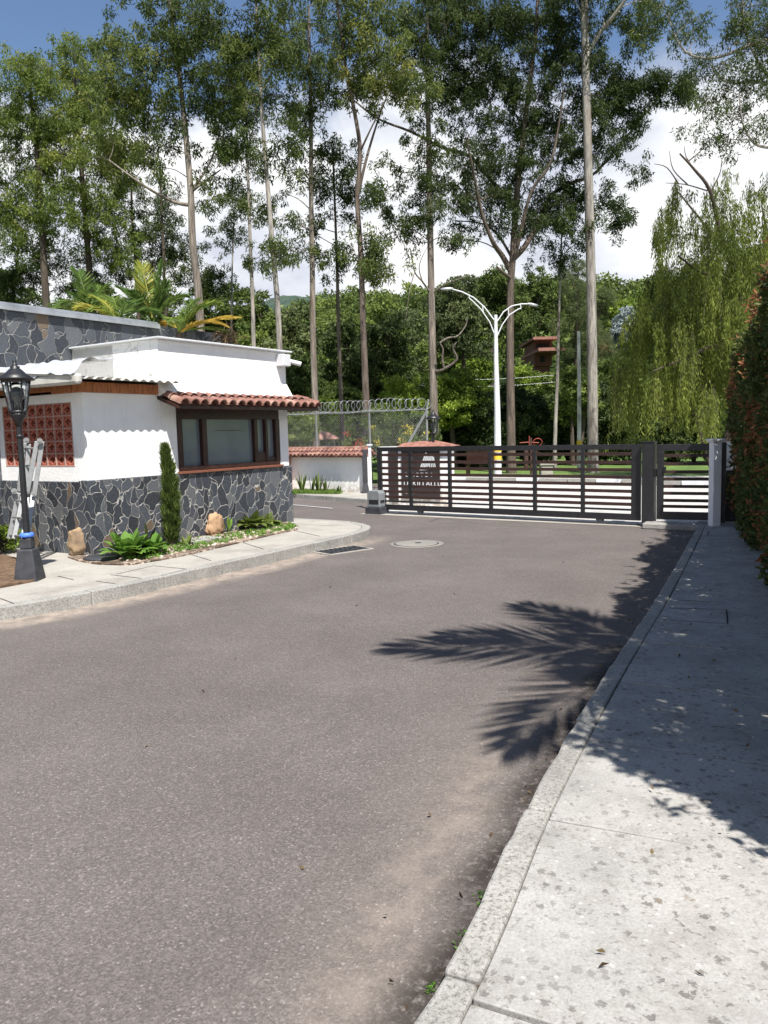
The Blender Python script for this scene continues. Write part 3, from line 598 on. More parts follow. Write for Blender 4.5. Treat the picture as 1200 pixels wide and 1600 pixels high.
# tiled eave
def tile_rows(mb, p_top, p_bot, n, side, rad=.085, width=.2):
    """rows of barrel tiles: p_top,p_bot start points; side=vector to next row"""
    for i in range(n):
        o_ = Vector(side)*width*i; a_ = Vector(p_top)+o_; b_ = Vector(p_bot)+o_
        ax = (b_-a_); L = ax.length; ax.normalize(); sd = Vector(side).normalized(); up = sd.cross(ax); up = up if up.z > 0 else -up
        for t in range(2):
            s0 = a_+ax*(L*.5*t-.02)+up*(.012*(1-t)); s1 = a_+ax*(L*.5*(t+1)+.02)+up*(.02*(1-t)-.0)
            jit = random.uniform(-.006, .006); r0 = rad*.82; r1 = rad*1.05; K = 8; vs = []
            for (c, rr) in ((s0, r0), (s1, r1)):
                for q in (rr, rr-.016):
                    for k in range(K+1):
                        th = math.pi*k/K; vs.append(c+sd*(math.cos(th)*q+jit)+up*(math.sin(th)*q))
            n1 = K+1; fs = []
            for k in range(K): fs += [(k, k+1, 2*n1+k+1, 2*n1+k), (n1+k+1, n1+k, 3*n1+k, 3*n1+k+1), (2*n1+k, 2*n1+k+1, 3*n1+k+1, 3*n1+k), (k+1, k, n1+k, n1+k+1)]
            mb.add(vs, fs, False)
mb = MB(); tile_rows(mb, (-2.86, -.0, 2.34), (-2.86, -.46, 2.19), 17, (1, 0, 0), width=.196)
tile_rows(mb, (.0, .2, 2.34), (.33, .2, 2.18), 9, (0, 1, 0), width=.2)
tl = bp(mb, 'eave_tiles', S['tile'])
mb = MB(); mb.add([(-2.95, 0, 2.33), (.02, 0, 2.33), (.33, -.44, 2.165), (-2.97, -.44, 2.165), (-2.95, 0, 2.27), (.02, 0, 2.27), (.33, -.44, 2.12), (-2.97, -.44, 2.12), (.02, 2, 2.33), (.33, 2, 2.165), (.02, 2, 2.27), (.33, 2, 2.12)],
   [(0, 3, 2, 1), (4, 5, 6, 7), (3, 7, 6, 2), (0, 4, 7, 3), (1, 2, 9, 8), (5, 10, 11, 6), (2, 6, 11, 9)]); bp(mb, 'eave_board', S['window_wood'])
mb = MB(); mb.tube([(.02, 0, 2.37), (.22, -.22, 2.3), (.34, -.44, 2.22)], [.06, .07, .08], 10); bp(mb, 'hip_tile', S['tile'])
# camera box
sc = empty('security_camera', Vector((BR.x, BR.y, 0)), BA, 'small white security camera on the corner of the white parapet', 'camera')
mb = MB(); mb.box(-.26, -.06, -.17, -.005, 2.9, 3.1); mb.build('junction_box', S['whitepaint'], sc, .01)
mb = MB(); mb.box(-.055, .0, -.1, -.01, 2.96, 3.02); mb.tube([(.0, -.06, 2.985), (.11, -.06, 2.985)], .018, 8); mb.build('bracket', S['whitepaint'], sc)
mb = MB(); mb.tube([(.03, .02, 3.02), (.13, -.1, 2.98), (.2, -.19, 2.95)], .042, 12); mb.build('camera_body', S['whitepaint'], sc)
# ---------------------------------------------------------------- garden lamp posts
def lantern(root, z, s=1.0, post=True):
    m = MB(); q = 6
    m.lathe((0, 0, z), [(.03*s, 0), (.1*s, .02*s), (.1*s, .045*s), (.06*s, .05*s)], 16); m.lathe((0, 0, z+.40*s), [(.2*s, 0), (.205*s, .015*s), (.12*s, .07*s), (.07*s, .12*s), (.05*s, .135*s), (.055*s, .155*s), (.03*s, .16*s), (.03*s, .185*s), (.012*s, .19*s), (.026*s, .215*s), (.006*s, .245*s)], 16)
    for k in range(q):
        a_ = 2*math.pi*k/q+.3; m.tube([(.095*s*math.cos(a_), .095*s*math.sin(a_), z+.04*s), (.155*s*math.cos(a_), .155*s*math.sin(a_), z+.405*s)], .009*s, 6)
    m.lathe((0, 0, z+.39*s), [(.165*s, 0), (.165*s, .02*s)], 16); m.build('lantern_frame', S['black'], root)
    g = MB(); n = 6; r0, r1 = .088*s, .148*s; vs = []
    for (rr, zz) in ((r0, z+.05*s), (r1, z+.392*s)): vs += [(rr*math.cos(2*math.pi*k/n+.3), rr*math.sin(2*math.pi*k/n+.3), zz) for k in range(n)]
    g.add(vs, [(k, (k+1) % n, n+(k+1) % n, n+k) for k in range(n)]); g.build('lantern_glass', S['clear'], root)
    b = MB(); b.lathe((0, 0, z+.05*s), [(.03*s, 0), (.03*s, .07*s), (.035*s, .09*s), (.07*s, .16*s), (.075*s, .2*s), (.055*s, .25*s), (.02*s, .27*s)], 14); b.build('bulb', S['bulb'], root)
lp = empty('lamp_post', G(47, 906, .14), 0, 'black garden lamp post with lantern and flared base beside the aluminium ladder', 'lamp post')
mb = MB(); mb.lathe((0, 0, 0), [(.185, -.02), (.18, .03), (.125, .34), (.115, .36)], 4, sq=True); mb.lathe((0, 0, .36), [(.09, 0), (.085, .12), (.06, .125)], 4, sq=True); mb.build('base', S['blackconc'], lp, .012)
mb = MB(); mb.tube([(0, 0, .4), (0, 0, .95), (0, 0, 1.85)], [.038, .034, .03], 12); mb.lathe((0, 0, 1.6), [(.03, 0), (.042, .01), (.042, .03), (.03, .04)], 12); mb.lathe((0, 0, 1.72), [(.03, 0), (.05, .08), (.085, .13), (.09, .15)], 12); mb.build('pole', S['black'], lp)
mb = MB(); mb.lathe((0, 0, .49), [(.075, 0), (.085, .02), (.07, .05)], 8); mb.build('blue_wrap', simple('blue_plastic', (.08, .2, .7), .5), lp)
lantern(lp, 1.86, .95)
wl = empty('wall_lantern', (1.16, 17.75, 0), 0, 'dark lantern standing above the terracotta coping of the sign wall', 'lamp')
mb = MB(); mb.tube([(0, 0, 1.38), (0, 0, 1.66)], .03, 10); mb.build('stem', S['black'], wl); lantern(wl, 1.64, .86)
# ---------------------------------------------------------------- ladder
ld = empty('folding_ladder', (0, 0, 0), 0, 'folded aluminium ladder leaning against the slate wall behind the lamp post', 'ladder')
def pin(s, o_, z): return BR+Vector((math.sin(R(33)), math.cos(R(33)), 0))*s+Vector((math.sin(R(123)), math.cos(R(123)), 0))*o_+Vector((0, 0, z))
def px_on(px, py, Y): return P(px, py, Y)
def rail(p, q, nm='rail', w_=.028):
    mb = MB(); d = (q-p).normalized(); sd = Vector((.9, .3, 0)); sd = (sd-d*sd.dot(d)).normalized(); n_ = d.cross(sd)
    vs = [p+sd*a_*w_+n_*b_*.012 for a_, b_ in ((-1, -1), (1, -1), (1, 1), (-1, 1))]+[q+sd*a_*w_+n_*b_*.012 for a_, b_ in ((-1, -1), (1, -1), (1, 1), (-1, 1))]
    mb.add(vs, [(0, 3, 2, 1), (4, 5, 6, 7), (0, 1, 5, 4), (1, 2, 6, 5), (2, 3, 7, 6), (3, 0, 4, 7)])
    mb.build(nm, S['alu'], ld, .004); h = MB()
    for k in range(1, 6):
        c = p.lerp(q, k/6)-n_*.0125; h.add([c+sd*(math.cos(a_)*.007)+n_*-.002+d*(math.sin(a_)*.007) for a_ in [i*math.pi/3 for i in range(6)]], [tuple(range(6))])
    return d, sd, n_
A = dict(lt=P(41, 690, 10.2), lm=P(22, 767, 10.15), lb=P(12, 838, 10.1), rt=P(62, 690, 10.0), rm=P(42, 768, 9.95), rb=P(34, 856, 9.7))
A2 = dict(lt=P(54, 692, 9.98), lm=P(49, 770, 9.9))
rail(P(38, 692, 10.25), P(30, 768, 10.2)); rail(P(29, 770, 10.2), P(14, 842, 10.1)); rail(P(37, 770, 10.1), P(22, 842, 9.9)) 
rail(P(58, 690, 10.0), P(43, 768, 9.9)); rail(P(66, 690, 10.0), P(54, 770, 9.9)); rail(P(43, 772, 9.9), P(35, 862, 9.5)); rail(P(52, 772, 9.9), P(40, 862, 9.5)); rail(P(45, 694, 10.2), P(40, 770, 10.1))
for (a_, b_) in ((P(38, 700, 10.2), P(57, 701, 10.0)), (P(36, 727, 10.2), P(52, 727, 10.0)), (P(33, 753, 10.2), P(47, 755, 9.95)), (P(25, 782, 10.15), P(43, 783, 9.9)), (P(20, 808, 10.1), P(40, 810, 9.75)), (P(16, 836, 10.1), P(36, 838, 9.6))):
    mb = MB(); mb.tube([a_, b_], .014, 8); mb.build('rung', S['alu'], ld)
for c in (P(41, 688, 10.2), P(62, 689, 9.97), P(22, 767, 10.15), P(42, 767, 9.88), P(53, 771, 9.86)):
    mb = MB(); v = (c-Vector((0, 0, CH))).normalized(); mb.tube([c-v*.02, c-v*.05], .036, 16, smooth=False); mb.tube([c-v*.05, c-v*.058], .016, 12, smooth=False); mb.build('hinge', S['alu'], ld)
# ---------------------------------------------------------------- rocks, slabs
def rock(name, base, sx, sy, sz, seed, label, rot=0, mat_=None):
    rnd = random.Random(seed); bm = bmesh.new(); bmesh.ops.create_icosphere(bm, subdivisions=4, radius=1)
    from mathutils import noise as mn
    for v in bm.verts:
        n_ = v.co.normalized(); f = 1+.34*mn.noise(n_*1.5+Vector((seed, 0, 0)))+.2*mn.noise(n_*3.3+Vector((0, seed, 0)))+.09*mn.noise(n_*8)+.04*mn.noise(n_*18)
        c = n_*f; c = Vector([math.copysign(abs(t)**.78, t) for t in c]); c *= 1-.16*abs(mn.noise(n_*2.7+Vector((seed*2, 1, 0))))**.5; v.co = Vector((c.x*sx, c.y*sy, (c.z*.5+.45)*sz))
        v.co.x *= 1-.18*(v.co.z/sz)
    me = bpy.data.meshes.new(name); bm.to_mesh(me); bm.free(); me.materials.append(mat_ or S['rock'])
    for p in me.polygons: p.use_smooth = True
    o = bpy.data.objects.new(name, me); COL.objects.link(o); o.location = base; o.rotation_euler = (0, 0, rot); return tag(o, label, 'rock')
rock('rock', G(127, 867, .13), .2, .15, .42, 3, 'tall upright tan rock in front of the slate corner of the guardhouse', .3)
rock('rock', G(335, 837, .13), .2, .09, .38, 8, 'flat pale orange rock leaning below the wooden window', 1.0, simple('orange_rock', (.45, .29, .17), .85, var=.25, scale=6, bstr=.9, bscale=9, dark=(.27, .17, .1)))
rock('stone_block', G(157, 864, .13), .17, .12, .26, 5, 'low square stone block behind the hosta at the slate wall', .5)
def slab(px, py, rx, ry, label, cat, m, ang=0, nm='paving_slab'):
    c = G(px, py, .15); mb = MB(); mb.box(-rx, rx, -ry, ry, 0, .035); o = mb.build(nm, m, None, .008); o.location = (c.x, c.y, .155); o.rotation_euler = (0, 0, ang); return tag(o, label, cat)
slab(313, 846, .3, .17, 'pale grey stepping slab lying in the planting bed', 'slab', S['walk'], R(57)); 
mb = MB(); mb.lathe((0, 0, 0), [(.27, 0), (.28, .02), (.25, .035), (.1, .045)], 24); o = mb.build('round_slate', S['blackconc']); o.location = G(165, 872, .155); tag(o, 'dark round slate disc lying beside the hosta', 'slab')
# ---------------------------------------------------------------- manhole, drain
mh = empty('manhole_cover', (.48, 11.79, .004), 0, 'pale round concrete manhole cover in the road', 'manhole')
mb = MB(); mb.lathe((0, 0, 0), [(.42, 0), (.42, .004), (.34, .004)], 40); mb.build('ring', S['lid'], mh); mb = MB(); mb.lathe((0, 0, .002), [(.345, 0), (.345, .004)], 40); mb.build('joint', S['dark'], mh)
mb = MB(); mb.lathe((0, 0, .004), [(.325, 0), (.325, .006), (.3, .008)], 40); mb.build('lid', S['lid'], mh); mb = MB(); mb.lathe((.03, .02, .012), [(.05, 0), (.05, .003)], 12); mb.build('lifting_hole', S['dark'], mh)
dg = empty('drain_grate', (-.62, 11.28, .004), R(40), 'black metal drain grate set in the road beside the left kerb', 'drain')
mb = MB(); mb.box(-.36, .36, -.2, .2, 0, .004); mb.build('pit_shade', S['dark'], dg)  # flat dark plate, the shade below the bars put into its colour
mb = MB(); mb.box(-.4, .4, -.24, -.2, 0, .012); mb.box(-.4, .4, .2, .24, 0, .012); mb.box(-.4, -.36, -.2, .2, 0, .012); mb.box(.36, .4, -.2, .2, 0, .012); mb.build('surround', S['slab'], dg)
mb = MB()
for k in range(9): mb.box(-.35+k*.085, -.32+k*.085, -.2, .2, .005, .016)
for k in range(4): mb.box(-.36, .36, -.19+k*.12, -.17+k*.12, .005, .0145)
mb.build('bars', S['blackconc'], dg)
# ---------------------------------------------------------------- sliding gate (local x along the gate, from left end)
GL = Vector((-.12, 16.45, 0)); GR = Vector((4.38, 13.27, 0)); gd = (GR-GL); GLn = gd.length; ga = math.atan2(gd.y, gd.x)
gt = empty('sliding_gate', GL, ga, 'long dark sliding gate of horizontal brown slats across the road', 'gate')
mb = MB(); T = .05
mb.box(0, GLn, 0, T, 1.31, 1.4); mb.box(0, GLn, -.003, T+.003, .09, .2); mb.box(0, .1, -.001, T+.001, .2, 1.31); mb.box(GLn-.16, GLn, -.001, T+.001, .2, 1.31); mb.build('frame', S['black'], gt, .004)
mb = MB(); mb.box(.1, GLn-.16, -.004, .03, .255, .29); mb.build('lower_rail', S['black'], gt, .003)
gdn = gd.normalized()
def gx(px):  # x along the gate for a pixel column at mid height
    d = ray(px, 750); n_ = Vector((-gdn.y, gdn.x, 0)); k = ((GL-Vector((0, 0, CH))).dot(n_))/(d.dot(n_)); q = Vector((0, 0, CH))+d*k; return (q-GL).dot(gdn)
for px in (641, 702, 766, 835, 910):
    x = gx(px); mb = MB(); mb.box(x-.032, x+.032, -.006, T+.006, .2, 1.31); mb.build('upright', S['black'], gt, .003)
zs = [1.235, 1.09, .96, .835, .71, .59, .475, .365]
for z in zs:
    mb = MB(); mb.box(.1, GLn-.16, .008, .034, z-.028, z+.028); mb.build('slat', S['slat'], gt, .002)
for px in (655, 937): 
    x = gx(px); mb = MB(); mb.tube([(x, .0, .06), (x, .05, .06)], .05, 16, smooth=False); mb.build('wheel', S['blackconc'], gt); mb = MB(); mb.box(x-.07, x+.07, .01, .04, .06, .1); mb.build('wheel_bracket', S['black'], gt)
mb = MB(); mb.box(0, GLn, -.012, .012, .012, .035); o = mb.build('gate_rail', S['blackconc']); o.location = GL+Vector((0, 0, 0)); o.rotation_euler = (0, 0, ga); tag(o, 'thin dark steel rail on the ground under the sliding gate', 'rail')
# post and pedestrian gate
pp = GR+gdn*.14
gp_ = empty('gate_post', pp, ga, 'thick black steel post between the sliding gate and the small gate', 'post')
mb = MB(); mb.box(-.09, .1, -.1, .1, -.02, 1.43); mb.build('shaft', S['black'], gp_, .006); mb = MB(); mb.box(-.1, .11, -.11, .11, 1.43, 1.445); mb.build('cap', S['black'], gp_); mb = MB(); mb.box(.1, .125, -.06, .02, .85, .98); mb.build('latch_plate', S['black'], gp_)
pg = empty('pedestrian_gate', pp+gdn*.13, ga+.18, 'narrow black pedestrian gate with brown slats on the right of the post', 'gate')
PW = .98
mb = MB(); mb.box(0, PW, 0, .05, 1.28, 1.39); mb.box(0, PW, 0, .05, .13, .26); mb.box(0, .11, -.002, .052, .26, 1.28); mb.box(PW-.13, PW, -.002, .052, .26, 1.28); mb.build('frame', S['black'], pg, .004)
for z in (1.2, 1.06, .93, .81, .685, .57, .45, .35):
    mb = MB(); mb.box(.11, PW-.13, .01, .036, z-.026, z+.026); mb.build('slat', S['slat'], pg, .002)
mb = MB(); mb.box(PW+.01, PW+.09, -.04, .06, .0, 1.41); mb.build('hinge_post', S['black'], pg, .004)
mb = MB(); mb.box(.11, .15, -.03, 0, .92, 1.02); mb.build('lock', S['black'], pg)
# concrete sill under the small gate
mb = MB(); mb.box(0, .98, -.28, .12, 0, .1); o = mb.build('concrete_sill', S['kerb'], None, .02); o.location = pp+gdn*.02+Vector((-.1, -.08, 0)); o.rotation_euler = (0, 0, ga+.1); structure(o)
# right white pillar
pr_ = empty('white_pillar', G(1119, 822, .1)+Vector((.02, .02, 0)), R(8), 'slim white pillar with moulded cap right of the pedestrian gate', 'pillar')
mb = MB(); mb.box(-.075, .065, 0, .14, -.02, 1.32); mb.build('shaft', S['cloudypillar'], pr_, .01); mb = MB(); mb.box(-.095, .085, -.02, .16, 1.32, 1.345); mb.box(-.115, .105, -.04, .18, 1.345, 1.375); mb.build('cap', S['cloudypillar'], pr_, .008)
rw = empty('boundary_wall', (5.72, 13.25, 0), R(-8), 'short grey and black painted wall between the pillar and the hedge', 'wall')
mb = MB(); mb.box(0, 3, 0, .2, 0, .92); mb.build('black_dado', S['black'], rw); mb = MB(); mb.box(0, 3, .005, .195, .92, 1.4); mb.build('upper_wall', S['cloudypillar'], rw)
# left white gate pillar + motor
lpil = empty('gate_pillar', G(580, 796), 0, 'thin white pillar at the left end of the sliding gate behind the motor', 'pillar')
mb = MB(); mb.box(-.032, .032, 0, .1, 0, 1.42); mb.build('shaft', S['cloudypillar'], lpil, .006); mb = MB(); mb.box(-.065, .065, -.03, .13, 1.42, 1.45); mb.build('cap', S['cloudypillar'], lpil, .005)
mo = empty('gate_motor', G(590, 802)+Vector((0, -.12, 0)), ga, 'grey gate motor box on a black plinth at the left end of the gate', 'motor')
mb = MB(); mb.box(-.21, .19, -.16, .16, 0, .15); mb.build('plinth', S['blackconc'], mo, .015)
mb = MB()
prof = [(-.17, .15), (.15, .15), (.15, .24), (.02, .25), (.0, .3), (.14, .33), (.14, .44), (.1, .5), (-.13, .5), (-.17, .44)]
prof = [(-.17, .15), (.15, .15), (.15, .44), (.11, .5), (-.13, .5), (-.17, .44)]
vs = [(x, -.13, z) for x, z in prof]+[(x, .13, z) for x, z in prof]; n_ = len(prof)
mb.add(vs, [tuple(range(n_)), tuple(reversed(range(n_, 2*n_)))]+[((i+1) % n_, i, n_+i, n_+(i+1) % n_) for i in range(n_)])
mb.build('housing', simple('grey_plastic', (.2, .215, .225), .5), mo, .015)
mb = MB(); mb.box(-.12, .12, -.138, -.125, .22, .31); mb.box(.0, .152, -.1, .05, .23, .3); mb.build('recess', S['black'], mo, .004)
# black painted post behind
bk = empty('black_post', G(571.5, 776), 0, 'black post with flared foot between the tiled white wall and the gate pillar', 'post')
mb = MB(); mb.lathe((0, 0, 0), [(.15, 0), (.145, .1), (.1, .32), (.085, .4)], 4, sq=True); mb.build('flared_foot', S['blackconc'], bk, .01); mb = MB(); mb.box(-.07, .07, -.07, .07, .38, 1.27); mb.build('shaft', S['blackconc'], bk, .008)
# ---------------------------------------------------------------- tiled white wall
wall = empty('tiled_white_wall', (-.42, 21.1, 0), 0, 'low white wall with red barrel tile coping behind the plants', 'wall')
p0 = Vector((0, 0, 0)); p1 = Vector((-2.45, 2.05, 0)); p2 = Vector((-6.2, 3.6, 0))
def wall_seg(mb, a_, b_, th, z0, z1):
    d = (b_-a_).normalized(); n_ = Vector((-d.y, d.x, 0))*th/2
    q = [a_-n_, b_-n_, b_+n_, a_+n_]; mb.prism([(v.x, v.y) for v in q], z0, z1)
mb = MB(); wall_seg(mb, p0, p1, .2, 0, 1.06); bp(mb, 'plaster', S['plaster'], wall)
mb = MB(); d = (p1-p0).normalized(); nrm = Vector((d.y, -d.x, 0)); nrm = -nrm if nrm.y > 0 else nrm
tile_rows(mb, p0+Vector((0, 0, 1.26)), p0+nrm*.3+Vector((0, 0, 1.1)), 20, d, rad=.072, width=.163)
tile_rows(mb, p0+Vector((0, 0, 1.26)), p0-nrm*.3+Vector((0, 0, 1.1)), 20, d, rad=.072, width=.163)
mb.tube([p0+Vector((0, 0, 1.28)), p1+Vector((0, 0, 1.28))], .075, 10); bp(mb, 'coping_tiles', S['tile'], wall)
mb = MB(); d3 = nrm*.28; mb.add([p0+d3+Vector((0, 0, 1.06)), p1+d3+Vector((0, 0, 1.06)), p1-d3+Vector((0, 0, 1.06)), p0-d3+Vector((0, 0, 1.06)), p0+Vector((0, 0, 1.2)), p1+Vector((0, 0, 1.2))], [(0, 1, 2, 3), (0, 4, 5, 1), (3, 2, 5, 4), (0, 3, 4), (1, 5, 2)]); bp(mb, 'coping_bed', S['terra'], wall)
bw = empty('brick_wall_end', (-2.95, 22.9, 0), R(-40), 'orange brick wall end with sloping tile coping beside the guardhouse corner', 'wall')
mb = MB(); mb.box(-.38, .22, -.2, .2, 0, 1.02); mb.build('brickwork', S['brick'], bw)
mb = MB(); mb.add([(-.9, -.3, 1.5), (.25, -.3, 1.12), (.25, .3, 1.12), (-.9, .3, 1.5), (-.9, -.3, 1.4), (.25, -.3, 1.02), (.25, .3, 1.02), (-.9, .3, 1.4)], [(0, 1, 2, 3), (7, 6, 5, 4), (0, 4, 5, 1), (1, 5, 6, 2), (2, 6, 7, 3)]); mb.build('coping', S['tile'], bw, .01)
# sign wall behind the gate
sa = Vector((-.10, 18.39, 0)); sb = Vector((1.5, 17.5, 0)); sd_ = sb-sa; sang = math.atan2(sd_.y, sd_.x); SL = sd_.length
sw = empty('sign_wall', sa, sang, 'white wall with terracotta coping seen through the left of the gate', 'wall')
mb = MB(); mb.box(0, SL, 0, .25, 0, 1.37); mb.build('plaster', S['plaster'], sw, .01)
mb = MB(); mb.add([(.55, -.12, 1.37), (SL+.12, -.12, 1.37), (SL+.12, .37, 1.37), (.55, .37, 1.37), (.6, .12, 1.45), (SL*.75, .12, 1.51), (SL+.0, .12, 1.42)], [(3, 2, 1, 0), (0, 1, 5, 4), (1, 6, 5), (1, 2, 6), (2, 3, 4, 5), (2, 5, 6), (3, 0, 4)]); mb.build('coping', S['terra'], sw)
mb = MB(); mb.box(.28, .52, -.03, 0, .1, 1.3); mb.build('dark_strip', S['signboard'], sw)
def sx(px):
    d = ray(px, 740); t_ = sd_.normalized(); n_ = Vector((-t_.y, t_.x, 0)); k = (sa-Vector((0, 0, CH))).dot(n_)/d.dot(n_); q = Vector((0, 0, CH))+d*k; return (q-sa).dot(t_)
sg = empty('entrance_sign', sa, sang, 'dark brown sign with white emblem and lettering on the wall behind the gate', 'sign')
xa, xb = sx(629), sx(688); mb = MB(); mb.box(xa, xb, -.05, -.002, .17, 1.29); mb.build('board', S['signboard'], sg, .004)
mb = MB(); W_ = xb-xa
def strok(y0, z0, y1, z1, w_=.02):
    d = Vector((y1-y0, z1-z0)).normalized(); n_ = Vector((-d.y, d.x))*w_/2; q = [(y0-n_.x, z0-n_.y), (y1-n_.x, z1-n_.y), (y1+n_.x, z1+n_.y), (y0+n_.x, z0+n_.y)]
    mb.add([(a_, -.056, b_) for a_, b_ in q], [(0, 1, 2, 3)])
cx = xa+W_*.72
for k in range(5): strok(cx-.22+.05*k, .83+.02*k, cx-.05+.035*k, 1.23-.02*k, .03)
for k in range(4): strok(cx+.03+.05*k, .85, cx+.04+.03*k, 1.19-.02*k, .026)
strok(cx-.22, .84, cx+.22, .86, .03); strok(cx-.12, 1.02, cx+.16, 1.03, .03)
mb.build('emblem', S['whitepaint'], sg)
def text(s, size, loc, parent, m, ext=.004):
    c = bpy.data.curves.new('lettering', 'FONT'); c.body = s; c.size = size; c.extrude = ext; c.align_x = 'LEFT'; c.space_character = 1.05; c.materials.append(m)
    o = bpy.data.objects.new('lettering', c); COL.objects.link(o); o.parent = parent; o.location = loc; o.rotation_euler = (R(90), 0, 0)
    dg_ = bpy.context.evaluated_depsgraph_get(); me = bpy.data.meshes.new_from_object(o.evaluated_get(dg_)); bpy.data.objects.remove(o); o = bpy.data.objects.new('lettering', me); COL.objects.link(o); o.parent = parent; o.location = loc; o.rotation_euler = (R(90), 0, 0); return o
text('U  KILLALLU', .17, (xa+.05, -.053, .47), sg, S['whitepaint']); text('L  A E T E  I', .13, (xa+.1, -.053, .68), sg, S['whitepaint']); text('L  AIU', .08, (xa+.1, -.053, .29), sg, S['whitepaint'])
# ---------------------------------------------------------------- chain link fence with razor coil
def fx(px):
    k = P(px, 690, 1.0).x; Y = 22.2/(1+.55*k); return Vector((k*Y, Y, 0))
fA = fx(400); fC = fx(667.5); fdir = (fC-fA).normalized()
fn = empty('chain_link_fence', fx(578), math.atan2(fdir.y, fdir.x), 'galvanised chain link fence topped by a coil of razor wire above the white wall', 'fence')
def fl(px): return (fx(px)-fx(578)).dot(fdir)
xs = [fl(400), fl(495), 0, fl(667.5)]
for x in xs[1:]:
    mb = MB(); mb.tube([(x, 0, 0), (x, 0, 2.3), (x+.09, -.06, 2.56)], .028, 10); mb.build('post', S['galv'], fn)
mb = MB(); mb.tube([(xs[3], 0, 2.25), (fl(635), 0, 1.3)], .035, 8); mb.build('brace', S['galv'], fn)
mb = MB(); x0, x1, z0, z1 = xs[0], xs[3], 1.0, 2.3; st = .075
H_ = z1-z0; k = x0-H_
while k < x1:
    for sgn in (1, -1):
        xa_ = k; za, zb = (z0, z1) if sgn > 0 else (z1, z0)
        ta = max(0, (x0-xa_)/H_); tb = min(1, (x1-xa_)/H_)
        if tb > ta: mb.tube([(xa_+H_*ta, 0, za+(zb-za)*ta), (xa_+H_*tb, 0, za+(zb-za)*tb)], 0.0016, 3, caps=False)
    k += st
mb.tube([(x0, 0, z1), (x1, 0, z1)], .012, 6); mb.build('mesh', S['galv'], fn)
mb = MB(); pts = []; turns = 31; L = x1-x0; rn_ = random.Random(4)
for i in range(turns*22+1):
    a_ = 2*math.pi*i/22; rr = .165+.02*math.sin(i*.037)+.012*math.sin(i*.31); pts.append((x0+L*i/(turns*22)+.11*math.cos(a_)+.02*math.sin(i*.05), -.04+rr*math.cos(a_)*.8, 2.47+rr*math.sin(a_)))
mb.tube(pts, .0065, 5); mb.tube([(x0, -.04, 2.33), (x1, -.04, 2.32)], .006, 5)
for i in range(0, len(pts), 5):
    p = Vector(pts[i]); mb.tube([p+Vector((-.02, 0, -.01)), p+Vector((.02, 0, .012))], .0045, 3)
mb.build('razor_coil', S['galv'], fn)
# little tiled kiosk beyond the fence
kk = empty('garden_kiosk', (-2.1, 33, 0), 0, 'small kiosk with dark tiled roof and pale blue panel beyond the fence', 'kiosk')
q = P(504, 700, 33); kk.location = (q.x, 33, 0)
mb = MB(); mb.box(-.58, .58, -.4, .4, 0, 1.2); mb.build('panel', S['bluegrey'], kk, .01)
mb = MB(); mb.lathe((0, 0, 1.48), [(1.0, 0), (.98, .05), (.4, .3), (.05, .34)], 4, sq=True); mb.build('roof', S['tile'], kk)
for x in (-.5, -.17, .17, .5): mb = MB(); mb.tube([(x, 0, 1.2), (x, 0, 1.5)], .035, 8); mb.build('roof_post', S['slab'], kk)
# ---------------------------------------------------------------- street lamp, poles, cables
SB = G(778, 752); SY = SB.y
st = empty('street_lamp', SB, 0, 'tall white double arm street lamp with yellow bands near its foot', 'street lamp')
def sp_(px, py, dy=0): return P(px, py, SY+dy)-Vector(SB)
mb = MB(); mb.tube([(0, 0, 0), sp_(777, 640), sp_(775, 560), sp_(774.5, 492), ], [.13, .1, .075, .055], 14); mb.build('pole', S['whitepaint'], st)
mb = MB()
for z0, z1 in ((.72, .86), (.98, 1.14)): mb.tube([(0, 0, z0), (0, 0, z1)], .131, 14)
mb.build('yellow_band', S['yellow'], st)
for nm, up_, lo_, br, hd in (('a', [(772, 500), (757, 480), (740, 465), (722, 456), (703, 451)], [(773, 523), (765, 503), (752, 484), (738, 470), (733, 466)], [((733, 466), (733, 460)), ((755, 488), (754, 477))], [(708, 451), (688, 452)]),
        ('b', [(777, 502), (787, 487), (800, 478), (815, 475), (828, 475)], [(777, 525), (785, 507), (796, 492), (810, 483), (814, 482)], [((814, 482), (813, 475)), ((795, 493), (794, 481))], [(824, 474.5), (841, 478)])):
    mb = MB(); mb.tube([sp_(*q) for q in up_], .022, 8); mb.tube([sp_(*q) for q in lo_], .02, 8)
    for a_, b_ in br: mb.tube([sp_(*a_), sp_(*b_)], .018, 6)
    mb.build('arm', S['whitepaint'], st)
    mb = MB(); a_ = sp_(*hd[0]); b_ = sp_(*hd[1]); mb.tube([a_, a_.lerp(b_, .3), a_.lerp(b_, .8), b_], [.025, .055, .05, .015], 10); o = mb.build('lamp_head', S['galv'], st)
wp = empty('white_pole', P(905, 720, 31), 0, 'thin weathered white pole with yellow foot left of the pale eucalyptus trunk', 'pole'); wp.location.z = 0; b0 = Vector(wp.location)
mb = MB(); mb.tube([(0, 0, 0), P(905, 600, 31)-b0, P(904, 518, 31)-b0], [.085, .075, .06], 10); mb.build('shaft', simple('weathered_white_paint', (.62, .62, .58), .8, var=.28, scale=3, stretch=(1, 1, .6), dark=(.12, .12, .1)), wp)
mb = MB(); mb.tube([(0, 0, .9), (0, 0, 1.2)], .1, 10); mb.build('yellow_band', S['yellow'], wp)
